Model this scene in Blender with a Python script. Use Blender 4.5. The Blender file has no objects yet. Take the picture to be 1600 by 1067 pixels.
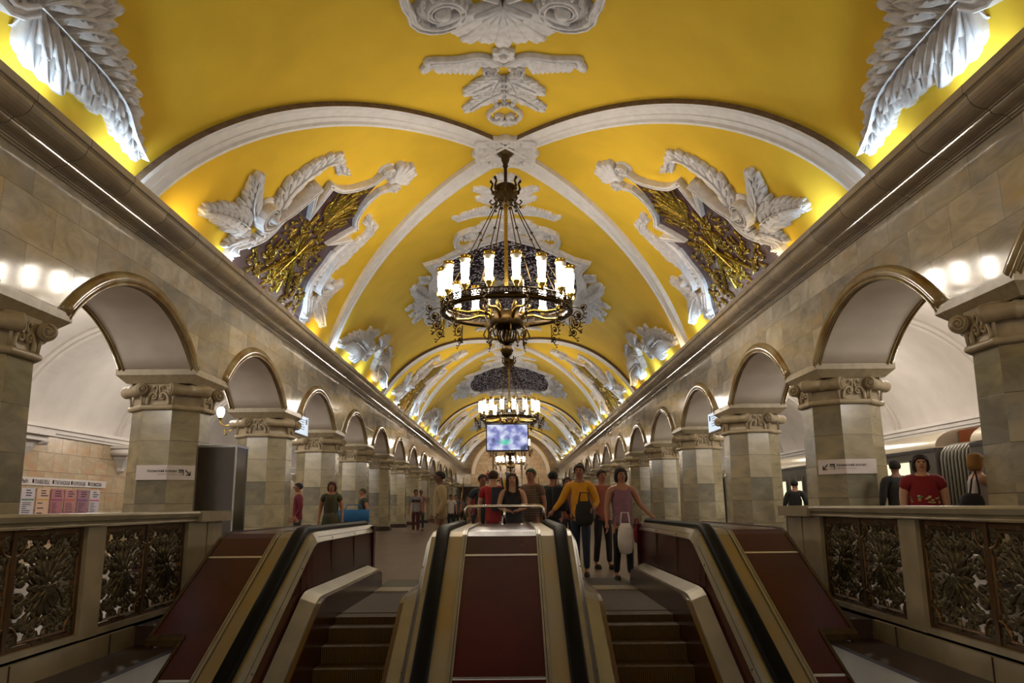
import bpy, bmesh, math, random
from math import sin, cos, pi, sqrt, atan2, radians, hypot
from mathutils import Vector, Matrix
random.seed(7)
S = bpy.context.scene
COL = S.collection

# ------------------------------------------------------------------ camera, world, exposure
HC, XC, FPX = 1.10, 0.087, 1240.0
PITCH, YAW, ROLL = 0.2046, 0.00206, 0.0090
cam_d = bpy.data.cameras.new('camera'); cam = bpy.data.objects.new('camera', cam_d); COL.objects.link(cam)
cam_d.sensor_width = 36.0; cam_d.lens = 36.0*FPX/1600.0; cam_d.clip_start = 0.05; cam_d.clip_end = 400
fw = Vector((sin(YAW)*cos(PITCH), cos(YAW)*cos(PITCH), sin(PITCH)))
rt = Vector((cos(YAW), -sin(YAW), 0)); up = rt.cross(fw)
xr = rt*cos(ROLL)-up*sin(ROLL); ur = rt*sin(ROLL)+up*cos(ROLL)
cam.matrix_world = Matrix(((xr.x, ur.x, -fw.x, XC), (xr.y, ur.y, -fw.y, 0), (xr.z, ur.z, -fw.z, HC), (0, 0, 0, 1)))
S.camera = cam
W = bpy.data.worlds.new('world'); S.world = W; W.use_nodes = True
W.node_tree.nodes['Background'].inputs[0].default_value = (1.0, .92, .82, 1)
W.node_tree.nodes['Background'].inputs[1].default_value = 0.35
S.view_settings.view_transform = 'Standard'; S.view_settings.look = 'None'
S.view_settings.exposure = 0.32; S.view_settings.gamma = 1.0
try: S.view_settings.use_curve_mapping = False
except Exception: pass
LAMP_E = 46.0        # strength of the chandelier lamp glass
COVE_W = 15.0        # watts of each cove lamp
AISLE_W = 175.0       # watts of the aisle vault lamps
HALL_END = 97.5

# ------------------------------------------------------------------ materials
def hx(c):
    c = c.lstrip('#'); r = [int(c[i:i+2], 16)/255 for i in (0, 2, 4)]
    return tuple(((v/12.92) if v <= .04045 else ((v+.055)/1.055)**2.4) for v in r)+(1,)
def nm(name):
    m = bpy.data.materials.new(name); m.use_nodes = True; nt = m.node_tree
    return m, nt, nt.nodes['Principled BSDF']
def mat(name, col, rough=.5, metal=0, noise=0, nscale=4, bump=0, bscale=30, emit=None, es=0, coat=0, col2=None, spec=None):
    m, nt, b = nm(name); c = hx(col) if isinstance(col, str) else col
    b.inputs['Base Color'].default_value = c; b.inputs['Roughness'].default_value = rough; b.inputs['Metallic'].default_value = metal
    if coat: b.inputs['Coat Weight'].default_value = coat; b.inputs['Coat Roughness'].default_value = .08
    if spec is not None: b.inputs['Specular IOR Level'].default_value = spec
    if emit: b.inputs['Emission Color'].default_value = hx(emit); b.inputs['Emission Strength'].default_value = es
    tc = nt.nodes.new('ShaderNodeTexCoord')
    if noise or col2:
        n = nt.nodes.new('ShaderNodeTexNoise'); n.inputs['Scale'].default_value = nscale; n.inputs['Detail'].default_value = 5
        nt.links.new(tc.outputs['Object'], n.inputs['Vector'])
        mx = nt.nodes.new('ShaderNodeMix'); mx.data_type = 'RGBA'
        mx.inputs[6].default_value = c
        mx.inputs[7].default_value = hx(col2) if col2 else tuple(v*(1-noise) for v in c[:3])+(1,)
        r = nt.nodes.new('ShaderNodeMapRange'); r.inputs[1].default_value = .35; r.inputs[2].default_value = .68
        nt.links.new(n.outputs[0], r.inputs[0]); nt.links.new(r.outputs[0], mx.inputs[0]); nt.links.new(mx.outputs[2], b.inputs['Base Color'])
    if bump:
        n2 = nt.nodes.new('ShaderNodeTexNoise'); n2.inputs['Scale'].default_value = bscale
        bp = nt.nodes.new('ShaderNodeBump'); bp.inputs['Strength'].default_value = bump; bp.inputs['Distance'].default_value = .02
        nt.links.new(tc.outputs['Object'], n2.inputs['Vector']); nt.links.new(n2.outputs[0], bp.inputs['Height']); nt.links.new(bp.outputs[0], b.inputs['Normal'])
    return m
def tiles(name, c1, c2, bw, bh, rough=.2, mortar='#2a241c', offset=.5, vein=.35, msize=.006, stretch=(1, 3), cream=None, spec=.5):
    """stone blocks on the UV map (metres)"""
    m, nt, b = nm(name); N = nt.nodes.new; L = nt.links.new
    uv = N('ShaderNodeTexCoord'); br = N('ShaderNodeTexBrick')
    br.offset = offset; br.offset_frequency = 2; br.squash = 1
    br.inputs['Color1'].default_value = hx(c1); br.inputs['Color2'].default_value = hx(c2); br.inputs['Mortar'].default_value = hx(mortar)
    br.inputs['Scale'].default_value = 1; br.inputs['Mortar Size'].default_value = msize; br.inputs['Mortar Smooth'].default_value = .3
    br.inputs['Bias'].default_value = 0; br.inputs['Brick Width'].default_value = bw; br.inputs['Row Height'].default_value = bh
    L(uv.outputs['UV'], br.inputs['Vector'])
    mp = N('ShaderNodeMapping'); mp.inputs['Scale'].default_value = (stretch[0], stretch[0], stretch[1]); mp.inputs['Rotation'].default_value = (.3, .5, .2)
    L(uv.outputs['Object'], mp.inputs['Vector'])
    n = N('ShaderNodeTexNoise'); n.inputs['Scale'].default_value = 1.3; n.inputs['Detail'].default_value = 8; n.inputs['Roughness'].default_value = .62; n.inputs['Distortion'].default_value = 1.2
    L(mp.outputs[0], n.inputs['Vector'])
    # per block offset of the veins: add brick colour to noise position
    ad = N('ShaderNodeVectorMath'); ad.operation = 'MULTIPLY_ADD'; ad.inputs[1].default_value = (40, 60, 90)
    L(br.outputs['Color'], ad.inputs[0]); L(mp.outputs[0], ad.inputs[2]); L(ad.outputs[0], n.inputs['Vector'])
    r = N('ShaderNodeMapRange'); r.inputs[1].default_value = .3; r.inputs[2].default_value = .7; r.inputs[3].default_value = 1-vein; r.inputs[4].default_value = 1+vein*.6
    L(n.outputs[0], r.inputs[0])
    mx = N('ShaderNodeVectorMath'); mx.operation = 'SCALE'; L(br.outputs['Color'], mx.inputs[0]); L(r.outputs[0], mx.inputs['Scale'])
    out = mx.outputs[0]
    if cream:
        n3 = N('ShaderNodeTexNoise'); n3.inputs['Scale'].default_value = .9; n3.inputs['Detail'].default_value = 3; L(ad.outputs[0], n3.inputs['Vector'])
        r3 = N('ShaderNodeMapRange'); r3.inputs[1].default_value = .52; r3.inputs[2].default_value = .72; r3.inputs[4].default_value = .8; L(n3.outputs[0], r3.inputs[0])
        mc = N('ShaderNodeMix'); mc.data_type = 'RGBA'; L(r3.outputs[0], mc.inputs[0]); L(out, mc.inputs[6]); mc.inputs[7].default_value = hx(cream); out = mc.outputs[2]
    mo = N('ShaderNodeMix'); mo.data_type = 'RGBA'; L(br.outputs['Fac'], mo.inputs[0]); L(out, mo.inputs[6]); mo.inputs[7].default_value = hx(mortar)
    L(mo.outputs[2], b.inputs['Base Color']); b.inputs['Roughness'].default_value = rough
    bp = N('ShaderNodeBump'); bp.inputs['Strength'].default_value = .25; bp.inputs['Distance'].default_value = .004; bp.invert = True
    L(br.outputs['Fac'], bp.inputs['Height']); L(bp.outputs[0], b.inputs['Normal'])
    b.inputs['Specular IOR Level'].default_value = spec
    return m
M = {}
M['vault'] = mat('yellow_plaster', '#e2ba3c', .6, noise=.12, nscale=.9, bump=.12, bscale=9, spec=.015)
M['plaster'] = mat('white_plaster', '#dcd6d2', .6, noise=.12, nscale=5, bump=.1, bscale=25)
M['stucco'] = mat('grey_white_stucco', '#dad4d2', .6, noise=.22, nscale=7, bump=.15, bscale=40)
M['soffit'] = mat('pinkish_plaster', '#e2d8ce', .6, noise=.12, nscale=2)
M['aisle'] = mat('aisle_plaster', '#d8d0c8', .6, noise=.1, nscale=1.5)
M['wall'] = tiles('grey_marble_blocks', '#989288', '#c9c0b0', 1.1, .62, rough=.09, vein=.34, stretch=(1, 2.2), cream='#bda884', mortar='#5e564a', msize=.003)
M['shaft'] = tiles('column_marble', '#6c6655', '#9c9176', 1.0, .58, rough=.2, offset=0, vein=.32, mortar='#3a3022', stretch=(1.2, 2.6), cream='#a0916c', msize=.004)
M['trackwall'] = tiles('pink_marble_tiles', '#b09a7a', '#c0a98a', .8, .55, rough=.2, vein=.25, cream='#b4855c')
M['floor'] = tiles('granite_floor', '#4e3f33', '#5f4d3d', .95, .95, rough=.34, offset=0, vein=.2, mortar='#2a221c', spec=.15)
M['cornice'] = tiles('cornice_marble', '#94887a', '#b0a18a', 1.2, 30.0, rough=.13, offset=0, vein=.28, msize=.006, stretch=(.6, 2), mortar='#241c14', cream='#a38f70')
M['capital'] = mat('carved_stone', '#ac9c80', .42, noise=.22, nscale=6, bump=.06, bscale=60)
M['slab'] = mat('abacus_stone', '#aa9c80', .35, noise=.22, nscale=9, bump=.05, bscale=90)
M['trim'] = mat('polished_arch_marble', '#a3956f', .14, col2='#7c5c30', nscale=1.6)
M['balu'] = mat('cream_marble', '#8c7f64', .35, noise=.28, nscale=3.5, bump=.05, bscale=30)
M['granite'] = mat('dark_red_granite', '#38261f', .5, noise=.4, nscale=14, spec=.3)
M['bronze'] = mat('dark_bronze', '#564a30', .42, metal=.7, noise=.4, nscale=14)
M['bronze2'] = mat('bronze_mullion', '#5e4220', .4, metal=.7, noise=.3, nscale=8)
M['brass'] = mat('gilt_brass', '#b89a48', .28, metal=1, noise=.3, nscale=20)
M['dbrass'] = mat('aged_brass', '#4c3a1e', .38, metal=.9, noise=.5, nscale=18)
M['red'] = mat('dark_red_lacquer', '#3a0c08', .24, noise=.35, nscale=1.2, spec=.12)
M['steel'] = mat('brushed_steel', '#8c8676', .32, metal=.85, noise=.2, nscale=3)
M['bsteel'] = mat('bright_steel', '#c8c4bc', .18, metal=1)
M['strip'] = mat('worn_gold_strip', '#84703c', .4, metal=.6, col2='#807a6e', nscale=1.1)
M['rubber'] = mat('black_rubber', '#080808', .5, spec=.06)
M['plate'] = mat('dark_landing_plate', '#2c261d', .5, spec=.25, noise=.2)
M['skirt'] = mat('brown_skirt', '#3a1a10', .25, noise=.4, nscale=4)
M['white'] = mat('painted_white', '#b8b0a4', .6, noise=.15, nscale=3)
M['mirror'] = mat('polished_stainless', '#5c544c', .12, metal=1, bump=.08, bscale=2.2)
M['mirror2'] = mat('stainless_edge', '#a8a49c', .15, metal=1)
M['train'] = mat('train_side_paint', '#4c453e', .4, noise=.2, nscale=2, spec=.25)
M['roofcove'] = mat('train_roof_edge', '#b4a890', .28, metal=.6)
M['bellow'] = mat('bellows_rubber', '#1e211c', .5)
M['bellow2'] = mat('bellows_rib', '#6c685c', .4, metal=.3)
M['tunnel'] = mat('tunnel_dark', '#14110e', .8)
M['litwin'] = mat('lit_train_window', '#c8c4a8', .3, emit='#f0e6c0', es=.9)
M['sign'] = mat('sign_board', '#cabfbc', .4)
M['black'] = mat('black_print', '#0e0c0c', .5)
M['grey'] = mat('grey_print', '#77787c', .5)
M['lamp'] = mat('lit_lamp_glass', '#fff4dc', .3, emit='#fff3e2', es=LAMP_E)
M['glow'] = mat('lit_sconce_bulb', '#fff4dc', .3, emit='#fff2dc', es=30)
M['glass'] = mat('ribbed_glass', '#d8d0c0', .12, metal=0, spec=.8)
M['bluesign'] = mat('lit_blue_white_sign', '#c8dcf0', .4, emit='#b8d4f4', es=.55)
# mosaic: dark plum ground with gold tesserae figures
def mosaic(name, ground, gold, amount, scale, met=.8, sp=.5, speck=False):
    m, nt, b = nm(name); N = nt.nodes.new; L = nt.links.new
    tc = N('ShaderNodeTexCoord'); v = N('ShaderNodeTexVoronoi'); v.inputs['Scale'].default_value = 38; L(tc.outputs['Object'], v.inputs['Vector'])
    n = N('ShaderNodeTexNoise'); n.inputs['Scale'].default_value = scale; n.inputs['Detail'].default_value = 6; n.inputs['Roughness'].default_value = .7; n.inputs['Distortion'].default_value = 2.5
    L(tc.outputs['Object'], n.inputs['Vector'])
    r = N('ShaderNodeMapRange'); r.inputs[1].default_value = amount-.02; r.inputs[2].default_value = amount+.02; L(n.outputs[0], r.inputs[0])
    if speck: v.inputs['Scale'].default_value = 15; L(v.outputs['Color'], r.inputs[0])
    mx = N('ShaderNodeMix'); mx.data_type = 'RGBA'; mx.inputs[6].default_value = hx(ground); mx.inputs[7].default_value = hx(gold); L(r.outputs[0], mx.inputs[0])
    br = N('ShaderNodeMapRange'); br.inputs[3].default_value = .45; br.inputs[4].default_value = 1.25; L(v.outputs['Color'], br.inputs[0])
    sc = N('ShaderNodeVectorMath'); sc.operation = 'SCALE'; L(mx.outputs[2], sc.inputs[0]); L(br.outputs[0], sc.inputs['Scale']); L(sc.outputs[0], b.inputs['Base Color'])
    ml = N('ShaderNodeMath'); ml.operation = 'MULTIPLY'; ml.inputs[1].default_value = met; L(r.outputs[0], ml.inputs[0]); L(ml.outputs[0], b.inputs['Metallic'])
    b.inputs['Roughness'].default_value = .25; b.inputs['Specular IOR Level'].default_value = sp
    bp = N('ShaderNodeBump'); bp.inputs['Strength'].default_value = .8; bp.inputs['Distance'].default_value = .02; L(v.outputs['Color'], bp.inputs['Height']); L(bp.outputs[0], b.inputs['Normal'])
    return m
M['mosaic'] = mosaic('plum_mosaic', '#3f2226', '#6a5a1e', .66, 3.0)
M['gold'] = mosaic('gold_mosaic_relief', '#2a200e', '#ac8c22', .46, 11.0, met=.7)
M['mosaic2'] = mosaic('dark_mosaic', '#3e3236', '#d8d0d8', .70, 26.0, met=.0, sp=.0, speck=True)
def steps_mat():
    m, nt, b = nm('ribbed_step'); N = nt.nodes.new; L = nt.links.new
    tc = N('ShaderNodeTexCoord'); w = N('ShaderNodeTexWave'); w.bands_direction = 'X'; w.inputs['Scale'].default_value = 18; L(tc.outputs['Object'], w.inputs['Vector'])
    mx = N('ShaderNodeMix'); mx.data_type = 'RGBA'; mx.inputs[6].default_value = hx('#1a1207'); mx.inputs[7].default_value = hx('#5e461a'); L(w.outputs['Fac'], mx.inputs[0]); L(mx.outputs[2], b.inputs['Base Color'])
    b.inputs['Roughness'].default_value = .55; b.inputs['Specular IOR Level'].default_value = .2
    bp = N('ShaderNodeBump'); bp.inputs['Strength'].default_value = .6; bp.inputs['Distance'].default_value = .01; L(w.outputs['Fac'], bp.inputs['Height']); L(bp.outputs[0], b.inputs['Normal'])
    return m
M['step'] = steps_mat()
gm, gnt, gb = nm('clear_glass'); gb.inputs['Transmission Weight'].default_value = 1; gb.inputs['Roughness'].default_value = .02; gb.inputs['IOR'].default_value = 1.1; M['clear'] = gm
def screen_mat():
    m, nt, b = nm('video_screen'); N = nt.nodes.new; L = nt.links.new
    tc = N('ShaderNodeTexCoord'); n = N('ShaderNodeTexNoise'); n.inputs['Scale'].default_value = 3; n.inputs['Detail'].default_value = 2; L(tc.outputs['Object'], n.inputs['Vector'])
    cr = N('ShaderNodeValToRGB'); e = cr.color_ramp.elements
    e[0].position = .3; e[0].color = hx('#3c4660'); e[1].position = .62; e[1].color = hx('#dfe4f6')
    k = e.new(.45); k.color = hx('#7f86c4')
    L(n.outputs[0], cr.inputs[0])
    g = N('ShaderNodeTexGradient'); g.gradient_type = 'SPHERICAL'; mp = N('ShaderNodeMapping'); mp.inputs['Scale'].default_value = (3.4, .01, 7.0)
    mp.vector_type = 'POINT'; L(tc.outputs['Object'], mp.inputs['Vector']); L(mp.outputs[0], g.inputs['Vector'])
    mp.inputs['Location'].default_value = (.45, 0, -23.1)
    mx = N('ShaderNodeMix'); mx.data_type = 'RGBA'; L(g.outputs[0], mx.inputs[0]); L(cr.outputs[0], mx.inputs[6]); mx.inputs[7].default_value = hx('#3fd8a8')
    b.inputs['Base Color'].default_value = (0.01, .01, .01, 1); L(mx.outputs[2], b.inputs['Emission Color']); b.inputs['Emission Strength'].default_value = .8
    return m
M['screen'] = screen_mat()

# ------------------------------------------------------------------ mesh helpers
class MB:
    def __init__(s): s.v = []; s.f = []; s.mi = []; s.uvf = None; s.smooth = []
    def add(s, vs, fs, sm=False, mi=0):
        o = len(s.v); s.v += [tuple(p) for p in vs]; s.f += [tuple(i+o for i in f) for f in fs]
        s.smooth += [sm]*len(fs); s.mi += [mi]*len(fs); return s
    def box(s, x0, x1, y0, y1, z0, z1, mi=0):
        if x0 > x1: x0, x1 = x1, x0
        if y0 > y1: y0, y1 = y1, y0
        if z0 > z1: z0, z1 = z1, z0
        return s.add([(x0, y0, z0), (x1, y0, z0), (x1, y1, z0), (x0, y1, z0), (x0, y0, z1), (x1, y0, z1), (x1, y1, z1), (x0, y1, z1)],
                     [(0, 3, 2, 1), (4, 5, 6, 7), (0, 1, 5, 4), (1, 2, 6, 5), (2, 3, 7, 6), (3, 0, 4, 7)], mi=mi)
    def prism(s, poly, z0, z1, mi=0):       # poly in XY, counter-clockwise
        n = len(poly)
        return s.add([(x, y, z0) for x, y in poly]+[(x, y, z1) for x, y in poly],
                     [tuple(range(n-1, -1, -1)), tuple(range(n, 2*n))]+[(i, (i+1) % n, n+(i+1) % n, n+i) for i in range(n)], mi=mi)
    def rings(s, rings, closed=True, cap=True, sm=True, mi=0):
        n = len(rings[0]); vs = [p for r in rings for p in r]; fs = []
        for k in range(len(rings)-1):
            for i in range(n if closed else n-1):
                j = (i+1) % n; fs.append((k*n+i, k*n+j, (k+1)*n+j, (k+1)*n+i))
        if cap and closed: fs += [tuple(range(n-1, -1, -1)), tuple((len(rings)-1)*n+i for i in range(n))]
        return s.add(vs, fs, sm, mi)
    def tube(s, path, r, n=8, sm=True, mi=0):
        pts = [Vector(p) for p in path]; R = []
        rr = r if isinstance(r, (list, tuple)) else [r]*len(pts)
        a = None
        for i, p in enumerate(pts):
            t = (pts[min(i+1, len(pts)-1)]-pts[max(i-1, 0)])
            t = t.normalized() if t.length > 1e-9 else Vector((0, 0, 1))
            if a is None: a = t.orthogonal().normalized()
            else:
                a = a-t*a.dot(t); a = a.normalized() if a.length > 1e-6 else t.orthogonal().normalized()
            b = t.cross(a); R.append([p+(a*cos(2*pi*k/n)+b*sin(2*pi*k/n))*rr[i] for k in range(n)])
        return s.rings(R, sm=sm, mi=mi)
    def lathe(s, prof, c=(0, 0, 0), n=24, axis='z', sm=True, cap=True, mi=0):  # prof [(r,z)]
        R = []
        for r, z in prof:
            ring = []
            for k in range(n):
                a = 2*pi*k/n; x, y = r*cos(a), r*sin(a)
                ring.append((c[0]+x, c[1]+y, c[2]+z) if axis == 'z' else ((c[0]+z, c[1]+x, c[2]+y) if axis == 'x' else (c[0]+y, c[1]+z, c[2]+x)))
            R.append(ring)
        return s.rings(R, cap=cap, sm=sm, mi=mi)
    def sphere(s, c, r, n=12, m=8, sc=(1, 1, 1), mi=0):
        prof = [(max(1e-4, sin(pi*i/m)), -cos(pi*i/m)) for i in range(m+1)]
        return s.add([(c[0]+r*sc[0]*q*cos(2*pi*k/n), c[1]+r*sc[1]*q*sin(2*pi*k/n), c[2]+r*sc[2]*z) for q, z in prof for k in range(n)],
                     [(i*n+k, i*n+(k+1) % n, (i+1)*n+(k+1) % n, (i+1)*n+k) for i in range(m) for k in range(n)], True, mi)
    def sweepx(s, x0, x1, path, th, mi=0, sm=False):  # slab following path in (y,z), between x0 and x1; thickness down
        R = []
        x0, x1 = min(x0, x1), max(x0, x1)
        for i, (y, z) in enumerate(path):
            R.append([(x0, y, z), (x1, y, z), (x1, y, z-th), (x0, y, z-th)])
        return s.rings(R, sm=sm, mi=mi)
    def grid(s, fn, nu, nv, sm=True, mi=0):
        vs = [fn(i/nu, j/nv) for i in range(nu+1) for j in range(nv+1)]
        return s.add(vs, [(i*(nv+1)+j, (i+1)*(nv+1)+j, (i+1)*(nv+1)+j+1, i*(nv+1)+j+1) for i in range(nu) for j in range(nv)], sm, mi)
    def xf(s, f): s.v = [tuple(f(*p)) for p in s.v]; return s
    def build(s, name, m, parent=None, mats=None, flip=False):
        me = bpy.data.meshes.new(name); me.from_pydata(s.v, [], s.f)
        me.polygons.foreach_set('use_smooth', s.smooth)
        for mm in (mats or [m]): me.materials.append(mm)
        if mats: me.polygons.foreach_set('material_index', s.mi)
        bm = bmesh.new(); bm.from_mesh(me); bmesh.ops.recalc_face_normals(bm, faces=bm.faces)
        if flip: bmesh.ops.reverse_faces(bm, faces=bm.faces)
        uvl = bm.loops.layers.uv.new('UVMap')
        for f in bm.faces:
            n = f.normal; a = (abs(n.x), abs(n.y), abs(n.z))
            for l in f.loops:
                c = l.vert.co
                if s.uvf: u = s.uvf(c, n)
                elif a[2] > .75: u = (c.x, c.y)
                elif a[0] > a[1]: u = (c.y, c.z)
                else: u = (c.x, c.z)
                l[uvl].uv = u
        bm.to_mesh(me); bm.free()
        o = bpy.data.objects.new(name, me); COL.objects.link(o)
        if parent: o.parent = parent
        return o
def tag(o, label=None, cat=None, group=None, kind=None):
    if label: o['label'] = label
    if cat: o['category'] = cat
    if group: o['group'] = group
    if kind: o['kind'] = kind
    return o
def empty(name, loc=(0, 0, 0), rz=0):
    o = bpy.data.objects.new(name, None); COL.objects.link(o); o.location = loc; o.rotation_euler = (0, 0, rz); o.empty_display_size = .1; return o
def kids(o): return list(o.children)
def copy_tree(o, parent=None):
    c = o.copy(); COL.objects.link(c)
    if parent: c.parent = parent
    for ch in kids(o): copy_tree(ch, c)
    return c
def struct(o): o['kind'] = 'structure'; return o
ORD = ['first', 'second', 'third', 'fourth', 'fifth', 'sixth', 'seventh', 'eighth', 'ninth', 'tenth', 'eleventh', 'twelfth', 'thirteenth', 'fourteenth', 'fifteenth', 'sixteenth']

# ================================================================== THE HALL
PB = 6.0; YC0 = 9.56            # column spacing, first column
COLX = 6.57; XW0, XW1 = 5.88, 7.20
ZS, ZCOR = 3.68, 5.42           # abacus top, cornice bottom
RV, ZV = 6.4, 3.5               # vault radius and centre height
COLY = [YC0+PB*k for k in range(15)]
Y0H, Y1H = -8.0, HALL_END
ARC_R, ARC_Z = 3.03, 1.67       # centre line of the arch mouldings
def vmap(s, y, h=0, sx=1):      # s metres round the vault from the crown, h towards the room
    a = s/RV; return (sx*(RV-h)*sin(a), y, ZV+(RV-h)*cos(a))

b = MB(); na = 48; amax = radians(68.6)
for j, (ya, yb) in enumerate([(Y0H+i*(Y1H-Y0H)/20, Y0H+(i+1)*(Y1H-Y0H)/20) for i in range(20)]): pass
b.grid(lambda u, v: vmap(RV*amax*(2*u-1), Y0H+(Y1H-Y0H)*v), na, 24)
struct(b.build('ceiling', M['vault']))
# floor with the opening for the escalators
b = MB()
b.box(-9.9, 9.9, 11.75, Y1H, -.4, 0); b.box(-9.9, -3.66, Y0H, 11.75, -.4, 0); b.box(3.66, 9.9, Y0H, 11.75, -.4, 0)
struct(b.build('floor', M['floor']))
b = MB()
for s in (-1, 1):
    b.box(s*9.9, s*13.6, Y0H, Y1H, -1.4, -1.2)
    b.box(s*9.88, s*9.9, Y0H, Y1H, -1.2, -.4)
struct(b.build('floor_track_bed', M['tunnel']))

def arc_z(dy, R): return ARC_Z+sqrt(max(0, R*R-dy*dy))
for side, s in (('left', -1), ('right', 1)):
    op = 2.92; hw = sqrt(op*op-(ZS-ARC_Z)**2)
    ys = []                      # (y, zbottom)
    cs = [YC0-PB*2.5+PB*k for k in range(18)]
    segs = []; y = Y0H
    for c in cs:
        if c+hw < Y0H or c+hw > 91: continue
        segs.append((y, ZS)); segs.append((c-hw, ZS))
        for i in range(1, 20):
            d = -hw+2*hw*i/20; segs.append((c+d, arc_z(d, op)))
        segs.append((c+hw, ZS)); y = c+hw
    segs.append((y, ZS)); segs.append((Y1H, ZS))
    segs = [segs[0]]+[segs[i] for i in range(1, len(segs)) if segs[i][0] > segs[i-1][0]+1e-6]
    w = MB(); so = MB()
    for x, zt in ((s*XW0, 5.9), (s*XW1, 6.6)):
        vs = [(x, yy, zz) for yy, zz in segs]+[(x, yy, zt) for yy, zz in segs]; n = len(segs)
        w.add(vs, [(i, i+1, n+i+1, n+i) for i in range(n-1)])
    wo = struct(w.build('wall_'+side, M['wall']))
    n = len(segs)
    so.add([(s*XW0, yy, zz) for yy, zz in segs]+[(s*XW1, yy, zz) for yy, zz in segs], [(i, i+1, n+i+1, n+i) for i in range(n-1)], sm=True)
    so.build('arch_soffit', M['soffit'], wo)
    # the solid last stretch of wall beyond the arcade
    lb = MB(); lb.box(s*XW0, s*XW1, 94.6, Y1H, 0, ZS); lb.build('end_pier', M['wall'], wo)
    src = None
    for c in cs:
        if c+hw < 6 or c+hw > 91: continue
        if src is None:
            t = MB(); a0 = math.acos((ZS-ARC_Z)/ARC_R)
            for xx, ss in ((s*(XW0+.03), -s), (s*(XW1-.02), s)):
                for off, r, dx in ((.0, .115, 0), (-.10, .024, .075), (-.11, .02, .0)):
                    t.tube([(xx+ss*dx, (ARC_R+off)*sin(-a0+2*a0*i/36), ARC_Z+(ARC_R+off)*cos(-a0+2*a0*i/36)) for i in range(37)], r, 10)
            src = t.build('arch_moulding', M['trim'], wo); src.location.y = c
        else:
            o = src.copy(); COL.objects.link(o); o.parent = wo; o.location.y = c
    # cornice
    prof = [(5.96, 5.83), (5.34, 5.83), (5.34, 5.725), (5.375, 5.715), (5.375, 5.70)]
    prof += [(5.385+.20*(1-cos(a)), 5.70-.17*sin(a)) for a in [radians(i*15) for i in range(0, 7)]]
    prof += [(5.60, 5.53), (5.60, 5.512), (5.625, 5.512)]
    prof += [(5.70-.075*cos(a), 5.512-.055*sin(a)) for a in [radians(i*22.5) for i in range(0, 6)]]
    prof += [(5.775, 5.455), (5.775, 5.44), (5.81, 5.44), (5.815, 5.425), (5.845, 5.42), (5.845, 5.40), (5.88, 5.40), (5.98, 5.40)]
    t = MB(); n = len(prof); ny = 2
    R = [[(s*x, yy, z) for x, z in prof] for yy in (Y0H, Y1H)]
    t.rings(R, closed=True, sm=False)
    t.uvf = lambda c, nn: (c.y, 5+c.x*.01)
    struct(t.build('trim_cornice_'+side, M['cornice']))
    # aisle: vault, ribs, track wall
    ax, ar, az = 9.91, 3.6, 2.58
    aA, aB = radians(-48.8), radians(76)
    t = MB(); t.grid(lambda u, v: (s*(ax+ar*sin(aA+(aB-aA)*u)), Y0H+(Y1H-Y0H)*v, az+ar*cos(aA+(aB-aA)*u)), 24, 4)
    ao = struct(t.build('ceiling_aisle_'+side, M['aisle']))
    t = MB()
    for cy in COLY+[YC0-6]:
        for d0, d1, h in ((-.34, .34, .16), (-.46, -.34, .09), (.34, .46, .09)):
            R = []
            for i in range(25):
                a = aA+(aB-aA)*i/24; q = ar-h
                R.append([(s*(ax+q*sin(a)), cy+d0, az+q*cos(a)), (s*(ax+q*sin(a)), cy+d1, az+q*cos(a)), (s*(ax+(ar+.02)*sin(a)), cy+d1, az+(ar+.02)*cos(a)), (s*(ax+(ar+.02)*sin(a)), cy+d0, az+(ar+.02)*cos(a))])
            t.rings(R, sm=False)
    t.build('transverse_rib', M['aisle'], ao)
    t = MB(); t.box(s*13.4, s*13.6, Y0H, Y1H, -1.3, 3.5)
    struct(t.build('wall_track_'+side, M['trackwall']))
    t = MB()
    for z0, z1, d in ((3.22, 3.30, .10), (3.30, 3.42, .16), (3.42, 3.52, .24)): t.box(s*(13.41-d), s*13.41, Y0H, Y1H, z0, z1)
    struct(t.build('trim_track_wall_'+side, M['aisle']))
    t = MB(); t.box(s*9.8, s*9.95, Y0H, Y1H, -.02, .012); struct(t.build('trim_platform_edge_'+side, M['white']))
    # lower strips beside the escalators
    t = MB(); t.box(s*3.15, s*3.68, 0, 8.2, -.23, -.20); struct(t.build('floor_granite_ledge_'+side, M['granite']))
    t = MB(); t.box(s*3.17, s*3.3, 0, 8.2, -6, -.23); struct(t.build('wall_escalator_shaft_'+side, M['white']))
    t = MB(); t.box(s*2.95, s*3.68, 8.2, 11.75, -.4, -.02); struct(t.build('floor_beside_escalator_'+side, M['granite']))

# ------------------------------------------------------------------ vault ribs and bosses
BOSS = [18.6+24*k for k in range(4)]
def ribmesh():
    R = []
    for i in range(41):
        x = 5.95*(i/40); 
        def P(x): return Vector((x, 6.6*x/5.8, ZV+sqrt(RV*RV-x*x)))
        p = P(x); t = (P(x+.01)-P(max(0, x-.01))).normalized(); nrm = Vector((-p.x, 0, ZV-p.z)).normalized()
        lat = t.cross(nrm).normalized(); 
        R.append([p+lat*a+nrm*h for a, h in ((-.30, -.03), (-.30, .13), (-.22, .145), (-.17, .105), (-.05, .105), (-.03, .09), (.03, .09), (.05, .105), (.17, .105), (.22, .145), (.30, .13), (.30, -.03))])
    return R
rib = MB(); rib.rings(ribmesh(), sm=False)
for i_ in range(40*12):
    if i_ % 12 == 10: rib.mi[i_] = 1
M['dusty'] = mat('dusty_brown_plaster', '#7a6656', .8, noise=.4, nscale=9)
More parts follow.
